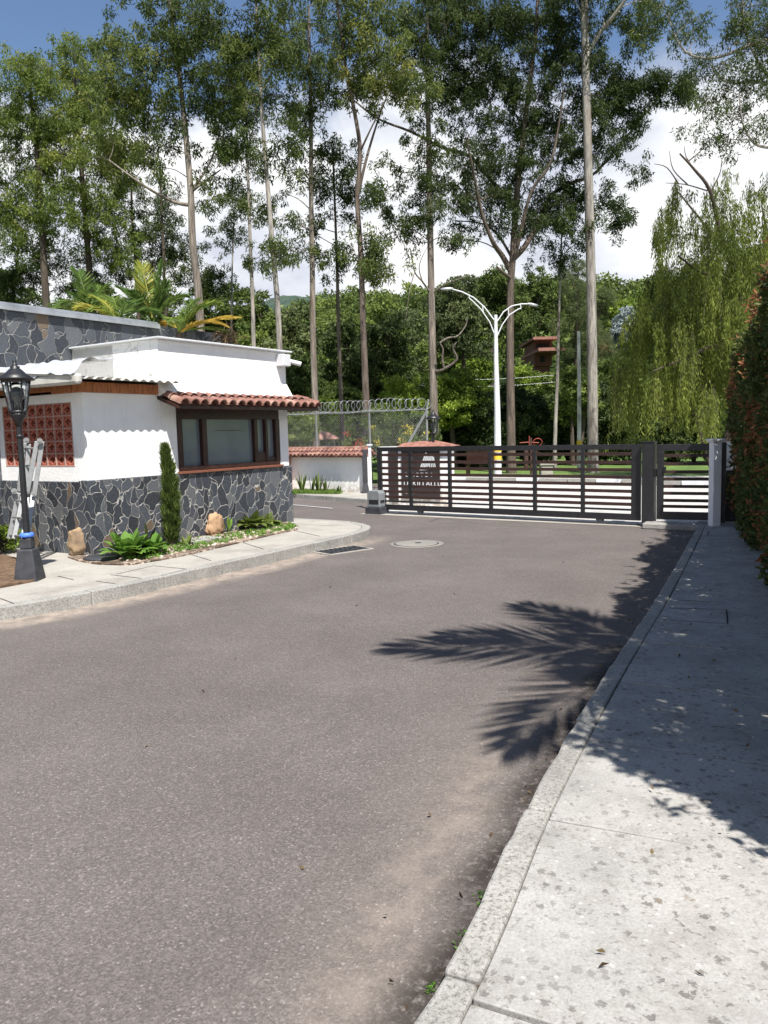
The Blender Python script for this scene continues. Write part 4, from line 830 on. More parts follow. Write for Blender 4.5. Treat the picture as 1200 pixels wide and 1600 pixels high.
for k, (ya, yb) in enumerate(((583, 585), (594, 596))):
    mb = MB(); a_ = P(560, ya, 43); b_ = P(900, yb-2, 43); mb.tube([a_.lerp(b_, t/12)+Vector((0, 0, -.35*math.sin(math.pi*t/12))) for t in range(13)], .011, 5)
    o = mb.build('overhead_cable', S['galv']); tag(o, ('upper' if k == 0 else 'lower')+' thin grey cable strung behind the white street lamp', 'cable', 'cables behind the street lamp')
# far house
hY = 58; hc = P(850, 552, hY); fh = empty('far_house', hc, 0, 'distant two storey house with red roofs among the trees behind the gate', 'house')
def hl(px, py, dy=0): return P(px, py, hY+dy)-hc
def hbox(mb, x0, y0, x1, y1, d0, d1):
    a_ = hl(x0, y1); b_ = hl(x1, y0); mb.box(a_.x, b_.x, d0, d1, a_.z, b_.z)
mb = MB(); hbox(mb, 835, 533, 862, 572, 0, 4); a_ = hl(837, 572); b_ = hl(860, 572); mb.box(a_.x, b_.x, .2, 3.8, -hc.z+1.0, a_.z); mb.build('walls', simple('brick_wall_far', (.16, .07, .05), .8), fh)
mb = MB(); hbox(mb, 829, 528, 866, 533, -1, 5); mb.build('upper_roof', S['terra'], fh); mb = MB(); hbox(mb, 833, 547, 873, 553, -2, 5); mb.build('lower_roof', S['terra'], fh)
mb = MB(); hbox(mb, 844, 556, 851, 566, -.05, .1); hbox(mb, 838, 536, 858, 544, -.05, .1); mb.build('window', S['dark'], fh)
h2 = P(942, 545, 58); f2 = empty('far_rooftop', h2, 0, 'distant orange chimney and roof edge right of the pale eucalyptus trunk', 'house'); mb = MB()
mb.box(-.28, .36, 0, .6, -.1, .56); mb.build('chimney', S['brick'], f2); mb = MB(); mb.box(-.6, .7, -.3, 1.2, -.35, -.12); mb.build('roof', S['terra'], f2)
# outdoor exercise machine, bench block
eY = 29.5; ec = P(830, 700, eY); ex = empty('exercise_machine', (ec.x, eY, 0), 0, 'red outdoor exercise machine on the grass beyond the gate', 'exercise machine'); e0 = Vector(ex.location)
def ep(px, py): return P(px, py, eY)-e0
mb = MB(); mb.tube([(0, 0, 0), ep(829, 684)], .05, 8); mb.tube([ep(822, 735), ep(822, 700)], .09, 8); mb.build('post', simple('brown_metal', (.07, .035, .03), .6), ex)
mb = MB(); mb.tube([ep(812, 692), ep(826, 691), ep(842, 692)], .02, 6); mb.tube([ep(827, 681), ep(827, 700)], .02, 6)
q = [ep(840+7*math.cos(t), 691+6*math.sin(t))+Vector((0, .05*math.sin(t), 0)) for t in np.linspace(0, 2*math.pi, 14)]; mb.tube(q, .018, 6); mb.tube([ep(824, 697), ep(832, 704), ep(840, 706)], .02, 6); mb.build('handles', S['red'], ex)
bx_ = P(853, 717, 29); mb = MB(); mb.box(-.22, .22, -.2, .2, 0, .35); mb.box(-.26, .26, -.24, .24, .35, .43); o = mb.build('concrete_block', S['slab'], None, .02); o.location = (bx_.x, 29, .35); tag(o, 'small pale concrete block on the grass beyond the gate', 'block')
o.location.z = 0.0
tb = P(749, 712, 30); bn = empty('picnic_bench', (tb.x, 30, 0), R(-20), 'dark wooden bench on the grass beyond the gate', 'bench')
mb = MB(); mb.box(-.55, .55, -.2, .2, .42, .48); mb.build('seat', S['window_wood'], bn); mb = MB(); mb.box(-.55, .55, .2, .25, .5, .9); mb.build('backrest', S['window_wood'], bn)
for x in (-.45, .45): mb = MB(); mb.box(x-.04, x+.04, -.18, .2, 0, .42); mb.build('leg', S['window_wood'], bn)
# ---------------------------------------------------------------- trees
def gz(x, y): return float(hill(np.array([x*1.0]), np.array([y*1.0]))[0])
def catmull(pts, n=5):
    pts = [Vector(p) for p in pts]; out = []
    for i in range(len(pts)-1):
        p0 = pts[max(i-1, 0)]; p1 = pts[i]; p2 = pts[i+1]; p3 = pts[min(i+2, len(pts)-1)]
        for k in range(n):
            t = k/n; out.append(.5*((2*p1)+(p2-p0)*t+(2*p0-5*p1+4*p2-p3)*t*t+(3*p1-p0-3*p2+p3)*t**3))
    out.append(pts[-1]); return out
def tree(name, label, trunk, Y, r0, blobs, leaf='l_euca', bark='bark_mix', limbs=(), dens=1.25, lsize=.175, rc=.58, nleaf=400, rtop=.3, group='tall eucalyptus trees behind the gate', cat='tree', seed=1, tone=.45, droop=.9, w_=.24):
    rnd = random.Random(seed); base = P(*trunk[0][:2], Y); base.z = gz(base.x, Y); root = empty(name, base, 0, label, cat, group)
    pts = [P(q[0], q[1], Y+(q[2] if len(q) > 2 else 0)) for q in trunk]
    p_first = pts[0].copy(); 
    if pts[0].z > base.z+.05: pts = [Vector((pts[0].x-(pts[1].x-pts[0].x)/max(.1, pts[1].z-pts[0].z)*min(2, pts[0].z-base.z)*.5, Y, base.z-.1))]+pts
    else: pts[0].z = base.z-.1
    sm = catmull(pts, 4); n = len(sm); L = [0]
    for a_, b_ in zip(sm[:-1], sm[1:]): L.append(L[-1]+(b_-a_).length)
    rad = [r0*.88*(1.25-.25*min(1, l/.8))*(1-(1-rtop)*(l/L[-1])) for l in L]
    mb = MB(); mb.tube([p-base for p in sm], rad, 12)
    attach = [(p, r) for p, r in zip(sm, rad)]; allp = list(attach)
    for lm in limbs:
        q = [P(v[0], v[1], Y+(v[2] if len(v) > 2 else 0)) for v in lm['p']]; near = min((p for p, r_0 in allp), key=lambda p: (p-q[0]).length); q[0] = near.copy() if (near-q[0]).length < 1.2 else q[0]; q = catmull(q, 4); ra = lm.get('r', r0*.5); rb = lm.get('r1', ra*.3)
        rr = [ra+(rb-ra)*i/(len(q)-1) for i in range(len(q))]; mb.tube([p-base for p in q], rr, 8)
        allp += [(p, r) for p, r in zip(q, rr)]
        if not lm.get('bare'): attach += [(p, r) for p, r in zip(q, rr)]
    lv = Leaves(); m2 = MB()
    A = [(p.x, p.y, p.z) for p, r in attach]
    A = np.array(A); AR = [r for p, r in attach]
    cl = []
    for bl in blobs:
        bx, by, rx, ry = bl[:4]; dn = bl[4] if len(bl) > 4 else 1.0; bt = bl[5] if len(bl) > 5 else 0
        sx_ = rx/FPX*Y; sz_ = ry/FPX*Y; c0 = P(bx, by, Y+(bl[6] if len(bl) > 6 else rnd.uniform(-.5, .5)*sx_))
        for k in range(max(2, int(dens*dn*sx_*sz_*math.pi/(rc*rc*1.35)))):
            while True:
                v = Vector((rnd.uniform(-1, 1), rnd.uniform(-1, 1), rnd.uniform(-1, 1)))
                if v.length < 1: break
            c = c0+Vector((v.x*sx_, v.y*max(sx_, sz_)*.8, v.z*sz_)); cl.append((float(np.min(np.hypot(A[:, 0]-c.x, A[:, 1]-c.y)+.35*np.abs(A[:, 2]+.8-c.z))), c, bt, bl))
    cl.sort(key=lambda t: t[0]); AL = [tuple(a) for a in A]; A = np.zeros((len(AL)+2*len(cl), 3)); A[:len(AL)] = AL; na = len(AL)
    for _, c, bt, bl in cl:
        rr = rc*rnd.uniform(.5, 1.2); B_ = A[:na]
        h = np.hypot(B_[:, 0]-c.x, B_[:, 1]-c.y); dz = c.z-B_[:, 2]
        cost = np.sqrt(h*h+dz*dz)+np.where(dz < .25*h, (.25*h-dz)*1.6, 0)+np.where(np.arange(na) >= len(AL), .25, 0); j = int(np.argmin(cost)); a_ = Vector(B_[j]); d = c-a_; ln = d.length
        mid = a_+d*.5+Vector((rnd.uniform(-.12, .12)*ln, rnd.uniform(-.12, .12)*ln, rnd.uniform(-.08, .14)*ln)); rb = min(AR[j]*.6, .012+.009*ln)
        q = catmull([a_, mid, c], 3); m2.tube([p-base for p in q], [rb*(1-.65*i/(len(q)-1)) for i in range(len(q))], 5, caps=False)
        A[na] = mid; A[na+1] = c; na += 2; AR += [rb*.8, rb*.5]
        t_ = np.clip(tone+bt+rnd.gauss(0, .12), 0, 1); nl = int(nleaf*(rr/rc)**2)
        for s_ in range(7):
            o_ = np.array([rnd.gauss(0, .6)*rr, rnd.gauss(0, .6)*rr, rnd.gauss(-.1, .45)*rr])
            cc = np.array(c-base)+o_; lv.cloud(cc, (rr*.4, rr*.4, rr*.42), nl//7, lsize, lsize*w_, t_+rnd.gauss(0, .06), droop)
            m2.tube([q[-2]-base, Vector(cc)], [rb*.25, .004], 3, caps=False)
    mb.build('trunk', S[bark], root); 
    if m2.v: m2.build('branches', S[bark], root)
    if lv.b: lv.build('crown', S[leaf], root)
    return root
T = tree; G1 = 'tall eucalyptus trees behind the gate'; G2 = 'eucalyptus trees behind the guardhouse'
# behind the guardhouse, left
T('eucalyptus_tree', 'dense eucalyptus tree at the far left rising over the stone wall', [(72, 470), (68, 400), (64, 330), (56, 220), (46, 130)], 31, .24, [(45, 110, 48, 40), (20, 160, 50, 45), (75, 170, 50, 50), (40, 220, 60, 45), (85, 260, 50, 40, 1, .15), (25, 290, 40, 40, .7), (90, 330, 45, 35, .9), (60, 370, 50, 30, .8), (15, 390, 40, 40, .7), (-25, 230, 40, 120, .8)], group=G2, seed=1, bark='bark_dark', leaf='l_lit', tone=.52, dens=1.25)
T('eucalyptus_tree', 'bushy eucalyptus tree second from the left above the palms', [(142, 470), (138, 400), (130, 300), (122, 200), (116, 110)], 33, .22, [(115, 75, 35, 35), (110, 130, 50, 45, 1, .1), (155, 170, 50, 45), (120, 220, 50, 40), (165, 260, 55, 40, 1, .1), (115, 310, 50, 40, 1, .12), (165, 340, 45, 35), (130, 390, 50, 30, .8), (190, 400, 40, 30, .7)], group=G2, seed=2, bark='bark_dark', leaf='l_lit', tone=.52, dens=1.25)
T('eucalyptus_tree', 'tall eucalyptus with peeling brown and white trunk above the yellow palm fronds', [(312, 490), (308, 440), (301, 380), (298, 300), (291, 220), (283, 140), (272, 60), (262, -30)], 26, .2,
  [(235, 40, 50, 45), (290, 30, 50, 45), (200, 95, 50, 45), (255, 110, 55, 45), (320, 100, 45, 45), (190, 160, 45, 35, 1, .1), (240, 190, 50, 40, 1, .1), (320, 180, 50, 40), (200, 235, 55, 35, 1, .12), (255, 260, 35, 30), (345, 245, 35, 35), (330, 300, 22, 25, .6), (240, -40, 80, 40, .8), (165, 60, 30, 30, .9)], group=G2, seed=3, bark='bark_mix', tone=.45,
  limbs=[{'p': [(298, 300), (318, 285), (345, 265, .5)], 'r': .06}, {'p': [(297, 330), (270, 315), (225, 290, -.8), (170, 250, -1)], 'r': .07}, {'p': [(300, 300), (330, 250), (350, 180, 1)], 'r': .05}])
T('eucalyptus_tree', 'slender dark eucalyptus behind the palms with low dense crown', [(215, 470), (212, 410), (207, 350), (205, 290)], 36, .16, [(215, 300, 40, 25, .8), (190, 335, 40, 30), (240, 345, 40, 30), (215, 390, 50, 30), (255, 400, 35, 30), (180, 430, 40, 25)], group=G2, seed=4, bark='bark_dark', leaf='l_euca', tone=.25, lsize=.16)
T('eucalyptus_tree', 'thin eucalyptus half hidden behind the peeling trunk above the wall', [(258, 480), (256, 400), (252, 320), (250, 250)], 35, .13, [(260, 310, 30, 25, .8), (285, 370, 35, 30), (245, 420, 40, 25), (290, 430, 35, 25), (330, 380, 25, 25, .7), (335, 440, 30, 25)], group=G2, seed=5, bark='bark_dark', leaf='l_euca', tone=.25, lsize=.16)
T('eucalyptus_tree', 'low dark eucalyptus at the very left edge behind the stone wall', [(22, 480), (25, 430), (30, 370)], 34, .14, [(10, 340, 30, 25, .7), (40, 410, 40, 30), (5, 430, 40, 35), (90, 430, 40, 25), (130, 445, 30, 18)], group=G2, seed=6, bark='bark_dark', leaf='l_euca', tone=.22, lsize=.16)
T('eucalyptus_tree', 'very thin pale eucalyptus left of the two pale trunks behind the parapet', [(362, 560), (362, 470), (364, 380), (368, 300)], 37, .085, [(372, 310, 22, 25, .7), (362, 345, 22, 22, .8), (350, 300, 20, 25, .6)], group=G2, seed=7, bark='bark_pale', tone=.3)
T('eucalyptus_tree', 'thin pale eucalyptus just left of the leaning pale trunk behind the parapet', [(397, 560), (395, 480), (391, 380), (388, 290), (385, 200), (383, 110)], 32, .13, [(378, 100, 35, 35), (368, 150, 35, 35), (395, 170, 25, 30), (372, 215, 35, 30), (385, 260, 30, 22), (372, 290, 25, 18), (400, 315, 22, 15, .6), (398, 400, 14, 10, .6)], group=G2, seed=8, bark='bark_pale', tone=.4)
T('eucalyptus_tree', 'tall leaning eucalyptus with smooth pale grey trunk right behind the parapet camera', [(438, 570), (434, 480), (427, 400), (419, 300), (411, 200), (405, 100), (400, 0), (397, -80)], 25, .13, [(350, 25, 45, 40), (420, 20, 45, 40), (375, 70, 35, 35), (440, 70, 35, 35), (425, 115, 40, 30, 1, .1), (355, 110, 30, 35), (440, 165, 40, 25), (380, 180, 22, 22), (430, 210, 38, 22, 1, -.1), (420, 255, 25, 25), (445, 385, 12, 22, .8), (400, -50, 80, 40, .8)], group=G2, seed=9, bark='bark_pale', tone=.4)
T('eucalyptus_tree', 'straight grey brown eucalyptus rising behind the end of the tiled eave', [(494, 700), (492, 620), (489, 520), (488, 420), (486, 300), (486, 200), (484, 100), (482, 10)], 29, .16, [(470, 40, 40, 35), (510, 70, 35, 35), (465, 100, 35, 30), (495, 135, 40, 30, 1, .15), (470, 175, 40, 22), (505, 180, 25, 22), (455, 280, 30, 25), (500, 285, 30, 16), (448, 350, 24, 20), (500, 350, 22, 18), (452, 385, 22, 18), (490, 392, 20, 12), (470, 235, 22, 16, .5), (475, -30, 60, 30, .8)], group=G1, seed=10, bark='bark_mix', tone=.4)
T('eucalyptus_tree', 'slim brown eucalyptus with sparse tufts between two taller trunks over the fence', [(536, 700), (533, 620), (529, 520), (527, 430), (524, 340), (520, 240)], 30, .12, [(520, 215, 22, 18), (535, 240, 22, 18), (508, 245, 18, 16), (545, 290, 20, 16, .8), (508, 300, 20, 14, .8), (505, 355, 20, 14), (545, 350, 18, 14), (508, 405, 16, 14), (530, 395, 14, 12)], group=G1, seed=11, bark='bark_brown', tone=.35)
T('eucalyptus_tree', 'forked brown eucalyptus rising behind the middle fence post', [(574, 690), (571, 600), (567, 500), (564, 400), (558, 310), (561, 270), (562, 225), (552, 165), (538, 90), (528, 10)], 27, .16, [(540, 30, 40, 35), (590, 20, 40, 30), (565, 80, 45, 35, 1, .15), (610, 80, 35, 35, 1, .15), (535, 120, 35, 25), (590, 130, 40, 25, 1, .15), (560, 155, 35, 18), (620, 120, 25, 25), (580, 295, 22, 18), (568, 400, 16, 12), (585, 385, 16, 10), (598, 418, 14, 9), (580, 430, 12, 10), (560, -30, 70, 30, .8)], group=G1, seed=12, bark='bark_brown', tone=.5,
  limbs=[{'p': [(558, 305), (572, 250), (590, 190, .6), (612, 130, 1)], 'r': .06}, {'p': [(565, 235), (580, 200, -.4), (600, 160, -.6)], 'r': .04}])
T('eucalyptus_tree', 'thick grey brown eucalyptus directly behind the wall lantern', [(680, 700), (678, 640), (676, 560), (674, 460), (672, 350), (670, 230), (668, 110), (667, 0), (667, -80)], 30, .2, [(640, 30, 45, 40), (700, 20, 40, 40), (640, 90, 35, 35), (690, 90, 40, 35), (620, 130, 40, 22, 1.2, .35, -2.5), (650, 140, 35, 20, 1.1, .3, -2.5), (665, 180, 45, 25), (665, 230, 40, 25), (610, 250, 30, 14), (645, 285, 35, 20), (600, 325, 22, 10), (640, 335, 30, 22), (690, 330, 35, 22), (640, 365, 28, 14), (700, 370, 30, 18), (700, 280, 40, 25), (670, -40, 80, 40, .8)], group=G1, seed=13, bark='bark_mix', tone=.33,  # yellowish clumps left of the trunk have sunlight put into their tone
  limbs=[{'p': [(673, 455), (660, 440, -.3), (648, 425, -.5), (642, 395, -.8)], 'r': .045, 'bare': 1}, {'p': [(660, 440, -.3), (655, 415, -.4), (668, 385, -.5)], 'r': .025, 'bare': 1}, {'p': [(648, 425, -.5), (640, 455, -.6), (634, 500, -.6)], 'r': .02, 'bare': 1},
         {'p': [(678, 588), (690, 578, -.3), (705, 570, -.5), (714, 560, -.6), (708, 545, -.7), (713, 535, -.8)], 'r': .07, 'r1': .03, 'bare': 1}, {'p': [(693, 576, -.3), (691, 560, -.5), (692, 545, -.6), (687, 536, -.6)], 'r': .05, 'r1': .02, 'bare': 1}, {'p': [(688, 530, -.6), (700, 528, -.5), (715, 525, -.5), (728, 508, -.5), (730, 495, -.5)], 'r': .04, 'r1': .015, 'bare': 1},
         {'p': [(679, 458), (690, 448, -.3), (705, 440, -.6), (730, 432, -.8)], 'r': .04, 'bare': 1}])
T('eucalyptus_tree', 'big dark spreading eucalyptus forking low beside the white street lamp', [(799, 735), (798, 640), (797, 540), (798, 450), (801, 405), (805, 340), (812, 260), (824, 160), (836, 60), (842, -40)], 31, .21,
  [(720, 40, 40, 40), (770, 40, 45, 40), (830, 40, 50, 40), (885, 50, 40, 45), (715, 110, 40, 40), (765, 110, 45, 35), (825, 110, 50, 35), (885, 120, 45, 35), (950, 95, 35, 30), (990, 125, 40, 30), (1035, 140, 45, 25), (1060, 150, 20, 20), (960, 150, 40, 25), (735, 170, 40, 30), (790, 180, 45, 30), (850, 180, 50, 30), (920, 170, 40, 30), (975, 195, 35, 22), (745, 230, 40, 28), (800, 245, 45, 28), (860, 240, 45, 28), (920, 240, 35, 28), (965, 225, 30, 22), (985, 265, 14, 22), (730, 290, 45, 26), (780, 300, 40, 22), (850, 300, 45, 22), (900, 305, 40, 25), (955, 315, 28, 20), (970, 335, 12, 14), (740, 345, 40, 20), (800, 350, 30, 14), (855, 345, 38, 16), (890, 350, 30, 16), (720, 370, 20, 14, .8), (800, -30, 120, 40, .7)],
  group=G1, seed=14, bark='bark_brown', leaf='l_euca', tone=.1, dens=1.9,
  limbs=[{'p': [(799, 425), (785, 400), (770, 378, -.4), (752, 330, -.8), (738, 260, -1.5), (728, 215, -2)], 'r': .12, 'r1': .025}, {'p': [(801, 410), (820, 385), (840, 350, .5), (862, 305, .8), (895, 285, 1), (930, 270, 1), (990, 200, 1.5), (1030, 150, 1.5)], 'r': .12, 'r1': .025},
         {'p': [(799, 415), (812, 370, -.3), (830, 300, -.5), (862, 250, -.8), (880, 150, -1)], 'r': .09, 'r1': .03}, {'p': [(797, 330), (770, 285, .4), (735, 245, .8), (690, 230, 1), (640, 205, 1), (590, 185, 1.2), (545, 150, 1.4)], 'r': .09, 'r1': .03},
         {'p': [(795, 400), (780, 370, 1), (755, 350, 1.5), (715, 345, 2)], 'r': .06, 'r1': .02}, {'p': [(797, 432), (785, 425, -.6), (776, 417, -.8)], 'r': .07, 'r1': .045, 'bare': 1}])
T('eucalyptus_tree', 'very tall eucalyptus with thick smooth pale trunk right of the street lamp', [(926, 732), (926, 640), (925, 540), (923, 420), (920, 300), (917, 180), (914, 60), (912, -60)], 30, .235, [(985, 15, 45, 28), (1030, 30, 35, 22), (1010, 60, 25, 18), (960, -40, 80, 40), (880, -40, 60, 40)], group=G1, seed=15, bark='bark_pale', tone=.35, rtop=.62,
  limbs=[{'p': [(918, 78), (935, 55), (955, 30, -.4), (980, -5, -.8), (1000, -40, -1)], 'r': .09, 'r1': .04}])
T('eucalyptus_tree', 'thin crooked grey eucalyptus between the brown forked tree and the white pole', [(866, 735), (868, 660), (871, 590), (873, 500), (876, 420), (878, 350)], 33, .105, [(878, 350, 25, 18), (865, 375, 22, 14, .8), (892, 378, 22, 14, .8), (880, 400, 20, 12, .5)], group=G1, seed=16, bark='bark_pale', tone=.25)
T('eucalyptus_tree', 'near eucalyptus leaning in from the right edge over the willow', [(1420, 640), (1410, 500), (1390, 300), (1350, 150), (1300, 0)], 20, .22, [(1060, 35, 45, 25), (1100, 80, 40, 28), (1150, 30, 50, 35), (1145, 100, 45, 30), (1190, 80, 40, 40), (1125, 150, 40, 25), (1175, 160, 45, 35), (1110, 190, 22, 18), (1135, 225, 20, 14), (1165, 205, 25, 18), (1195, 10, 40, 40), (1240, 60, 50, 60, .6), (1260, 160, 50, 40, .5), (1040, 5, 30, 18)], group=G1, seed=17, bark='bark_pale', tone=.26, rc=.42, dens=1.2, nleaf=260, lsize=.115,
  limbs=[{'p': [(1395, 340), (1300, 270), (1220, 235), (1180, 225, -.3), (1160, 190, -.5), (1155, 140, -.5)], 'r': .06, 'r1': .012}, {'p': [(1370, 220), (1280, 170), (1200, 130), (1135, 128), (1110, 100)], 'r': .07, 'r1': .015}, {'p': [(1330, 100), (1220, 60), (1120, 90), (1070, 80), (1045, 30)], 'r': .06, 'r1': .012}, {'p': [(1220, 145), (1190, 105), (1165, 50), (1160, -20)], 'r': .045, 'r1': .015}])
# ---------------------------------------------------------------- woodland trees and shrubs behind
def wood(name, label, px, ytop, ybot, rx, Y, leaf, seed, tone=.4, ls=.24, dens=1.0, cat='tree', group='woodland trees beyond the road', bark='bark_dark', w_=.42, droop=.35, stems=1):
    rnd = random.Random(seed); c = P(px, (ytop+ybot)/2, Y); g0 = gz(c.x, Y); root = empty(name, (c.x, Y, g0), 0, label, cat, group); base = Vector((c.x, Y, g0))
    zt = P(px, ytop, Y).z; zb = max(P(px, ybot, Y).z, g0+.15); sx_ = rx/FPX*Y; H_ = zt-zb; mb = MB(); lv = Leaves(); k = 0
    tops = []
    for s_ in range(stems):
        tx = rnd.uniform(-.5, .5)*sx_*(stems > 1); top = Vector((tx*1.5, rnd.uniform(-.3, .3), (zt-g0)*.8)); q = catmull([(tx*.4, 0, -.2), (tx*.8+rnd.uniform(-.2, .2), 0, (zt-g0)*.4), top], 4)
        mb.tube(q, [(.05+.018*(zt-g0))*(1-.7*i/(len(q)-1)) for i in range(len(q))], 7); tops += q[3:]
    nb = max(7, int(14*dens)); vol = []
    for k in range(nb):
        z = zb+H_*(.12+.82*(k+.5)/nb); t_ = (z-zb)/H_; wd = sx_*math.sqrt(max(.12, 1-(abs(t_-.42)/.62)**2)); ang = rnd.uniform(0, 6.28); rr = rnd.uniform(.35, .8)*wd
        cc = Vector((math.cos(ang)*rr, math.sin(ang)*rr, z-g0)); br = wd*rnd.uniform(.38, .58)+.25; bz = min(br*.8, H_*.24+.2)
        a_ = min(tops, key=lambda p: abs(p.z-(cc.z-.6*rr))+(p-cc).length*.3); m_ = a_.lerp(cc, .5)+Vector((0, 0, .1)); mb.tube(catmull([a_, m_, cc], 3), [.05, .045, .04, .035, .03, .02, .012], 4, caps=False)
        area = 4*math.pi*br*bz; n = int(min(2600, 1.15*dens*area/(ls*ls*w_*.5))); tn = tone+rnd.gauss(0, .1)
        nt_ = max(5, int(n/55))
        for j in range(nt_):
            v = np.array([rnd.gauss(0, 1), rnd.gauss(0, 1), rnd.gauss(0, 1)]); v /= np.linalg.norm(v); v *= np.array([br, br, bz])*rnd.uniform(.6, 1.05); rt = ls*rnd.uniform(1.0, 2.1)
            lv.cloud(np.array(cc)+v, (rt, rt, rt*.55), n//nt_, ls, ls*w_, tn+rnd.gauss(0, .08), droop)
    mb.build('trunk', S[bark], root); lv.build('crown', S[leaf], root); return root
W_ = wood
# row above the guardhouse and fence
W_('woodland_tree', 'round olive tree directly behind the parapet left of the leaning pale trunk', 360, 445, 640, 42, 46, 'l_mid', 21, .3)
W_('woodland_tree', 'dense green tree between the two pale trunks above the parapet', 412, 448, 660, 38, 44, 'l_mid', 22, .4)
W_('woodland_tree', 'light green tree just right of the leaning pale trunk', 462, 468, 680, 36, 40, 'l_olive', 23, .5)
W_('woodland_tree', 'tall narrow olive tree behind the straight grey brown trunk', 505, 487, 690, 34, 47, 'l_mid', 24, .55)
W_('woodland_tree', 'dark low tree mass behind the slim brown trunk', 545, 500, 640, 36, 38, 'l_dark', 25, .5)
W_('woodland_tree', 'dark leafy tree right of the forked brown trunk', 605, 492, 640, 32, 40, 'l_dark', 26, .55)
W_('woodland_tree', 'mid green tree topping the skyline between fork and lantern trunk', 595, 465, 640, 42, 56, 'l_mid', 27, .5, .28)
W_('woodland_tree', 'mid green tree on the skyline left of the thick lantern trunk', 640, 476, 640, 36, 60, 'l_olive', 28, .35, .28)
W_('leafy_shrub', 'bright yellow green shrub behind the razor wire', 640, 588, 700, 42, 34, 'l_bright', 29, .5, .17, cat='shrub', group='shrubs beyond the fence', stems=3)
W_('leafy_shrub', 'dark broad leaved shrub behind the razor wire near the middle post', 600, 640, 712, 30, 27, 'l_mid', 30, .35, .13, cat='shrub', group='shrubs beyond the fence', stems=3)
W_('leafy_shrub', 'dark green shrub behind the chain link next to the brace', 648, 655, 715, 26, 26, 'l_dark', 31, .6, .12, cat='shrub', group='shrubs beyond the fence', stems=3)
W_('leafy_shrub', 'glossy green shrub behind the fence right beside the guardhouse eave', 462, 630, 710, 24, 28, 'l_mid', 32, .55, .13, cat='shrub', group='shrubs beyond the fence', stems=3)
W_('leafy_shrub', 'yellow green shrub above the kiosk roof', 515, 625, 690, 26, 36, 'l_bright', 33, .3, .15, cat='shrub', group='shrubs beyond the fence', stems=3)
W_('leafy_shrub', 'mid green undergrowth behind the slim brown trunk', 545, 600, 690, 34, 37, 'l_mid', 34, .45, .18, cat='shrub', group='shrubs beyond the fence', stems=3)
W_('woodland_tree', 'dark tree behind the fence between eave and straight trunk', 470, 560, 690, 40, 37, 'l_mid', 35, .2, .2)
W_('woodland_tree', 'shaded tree low behind the forked trunk', 590, 560, 690, 44, 41, 'l_mid', 36, .35, .2)
# behind the street lamp
W_('woodland_tree', 'round topped dark olive tree whose crown drapes behind the left lamp arm', 722, 435, 560, 44, 44, 'l_olive', 37, .25, .2, droop=1.0, w_=.3)
W_('woodland_tree', 'green tree behind the left lamp arm', 700, 500, 640, 36, 52, 'l_mid', 38, .5, .24)
W_('woodland_tree', 'bright green tree directly behind the lamp pole', 748, 495, 640, 36, 50, 'l_bright', 39, .35, .24)
W_('leafy_shrub', 'sunlit yellow green shrub right of the wall lantern', 712, 588, 660, 40, 35, 'l_bright', 40, .45, .17, cat='shrub', group='shrubs beyond the gate', stems=3)
W_('dark_hedge_tree', 'very dark dense tree behind the wall lantern', 715, 628, 735, 34, 37, 'l_dark', 41, .2, .2, cat='tree')
W_('dark_hedge_tree', 'dark green dense tree just left of the lamp pole foot', 752, 612, 735, 30, 35, 'l_dark', 42, .4, .2, cat='tree')
W_('dark_hedge_tree', 'dark dense tree between lamp pole and forked brown trunk', 790, 600, 735, 34, 37, 'l_dark', 43, .35, .2, cat='tree')
W_('woodland_tree', 'tall dark tree right of the forked trunk near the lamp arm', 840, 420, 560, 34, 72, 'l_mid', 44, .25, .26)
W_('woodland_tree', 'dark tall tree top behind the forked trunk', 770, 425, 520, 40, 58, 'l_mid', 45, .35, .26)
W_('woodland_tree', 'bright green tree below the far house', 822, 575, 650, 30, 46, 'l_bright', 46, .35, .2, stems=2)
W_('woodland_tree', 'green tree between thin grey trunk and far house', 864, 582, 690, 28, 44, 'l_mid', 47, .5, .2)
W_('feathery_tree', 'tall feathery grey green tree left of the thick pale trunk', 899, 395, 600, 28, 50, 'l_olive', 48, .35, .16, 1.0, w_=.16, droop=.1)
W_('feathery_tree', 'feathery grey green tree just behind the thick pale trunk', 935, 445, 620, 28, 54, 'l_olive', 49, .4, .16, 1.0, w_=.16, droop=.1)
W_('dark_hedge_tree', 'dark dense tree between forked trunk and thin grey trunk', 838, 618, 735, 36, 38, 'l_dark', 50, .45, .19, cat='tree')
W_('dark_hedge_tree', 'dark dense tree behind the white pole', 888, 605, 735, 34, 39, 'l_dark', 51, .5, .19, cat='tree')
W_('leafy_shrub', 'pale green leafy shrub behind the white pole', 895, 575, 660, 30, 36, 'l_mid', 52, .6, .16, cat='shrub', group='shrubs beyond the gate', stems=3)
W_('dark_hedge_tree', 'dark dense tree behind the thick pale trunk', 935, 600, 735, 34, 37, 'l_dark', 53, .45, .19, cat='tree')
W_('dark_hedge_tree', 'dark dense tree under the left side of the willow', 985, 610, 735, 36, 36, 'l_dark', 54, .5, .19, cat='tree')
W_('dark_hedge_tree', 'dark dense tree under the middle of the willow', 1035, 600, 735, 36, 37, 'l_dark', 55, .45, .19, cat='tree')
W_('dark_hedge_tree', 'dark dense tree behind the pedestrian gate', 1085, 600, 735, 36, 36, 'l_dark', 56, .5, .19, cat='tree')
W_('dark_hedge_tree', 'dark dense tree behind the white pillar', 1135, 590, 735, 38, 35, 'l_mid', 57, .35, .19, cat='tree')
W_('woodland_tree', 'bright green hillside tree right of the thick pale trunk', 965, 462, 560, 32, 74, 'l_bright', 58, .35, .3)
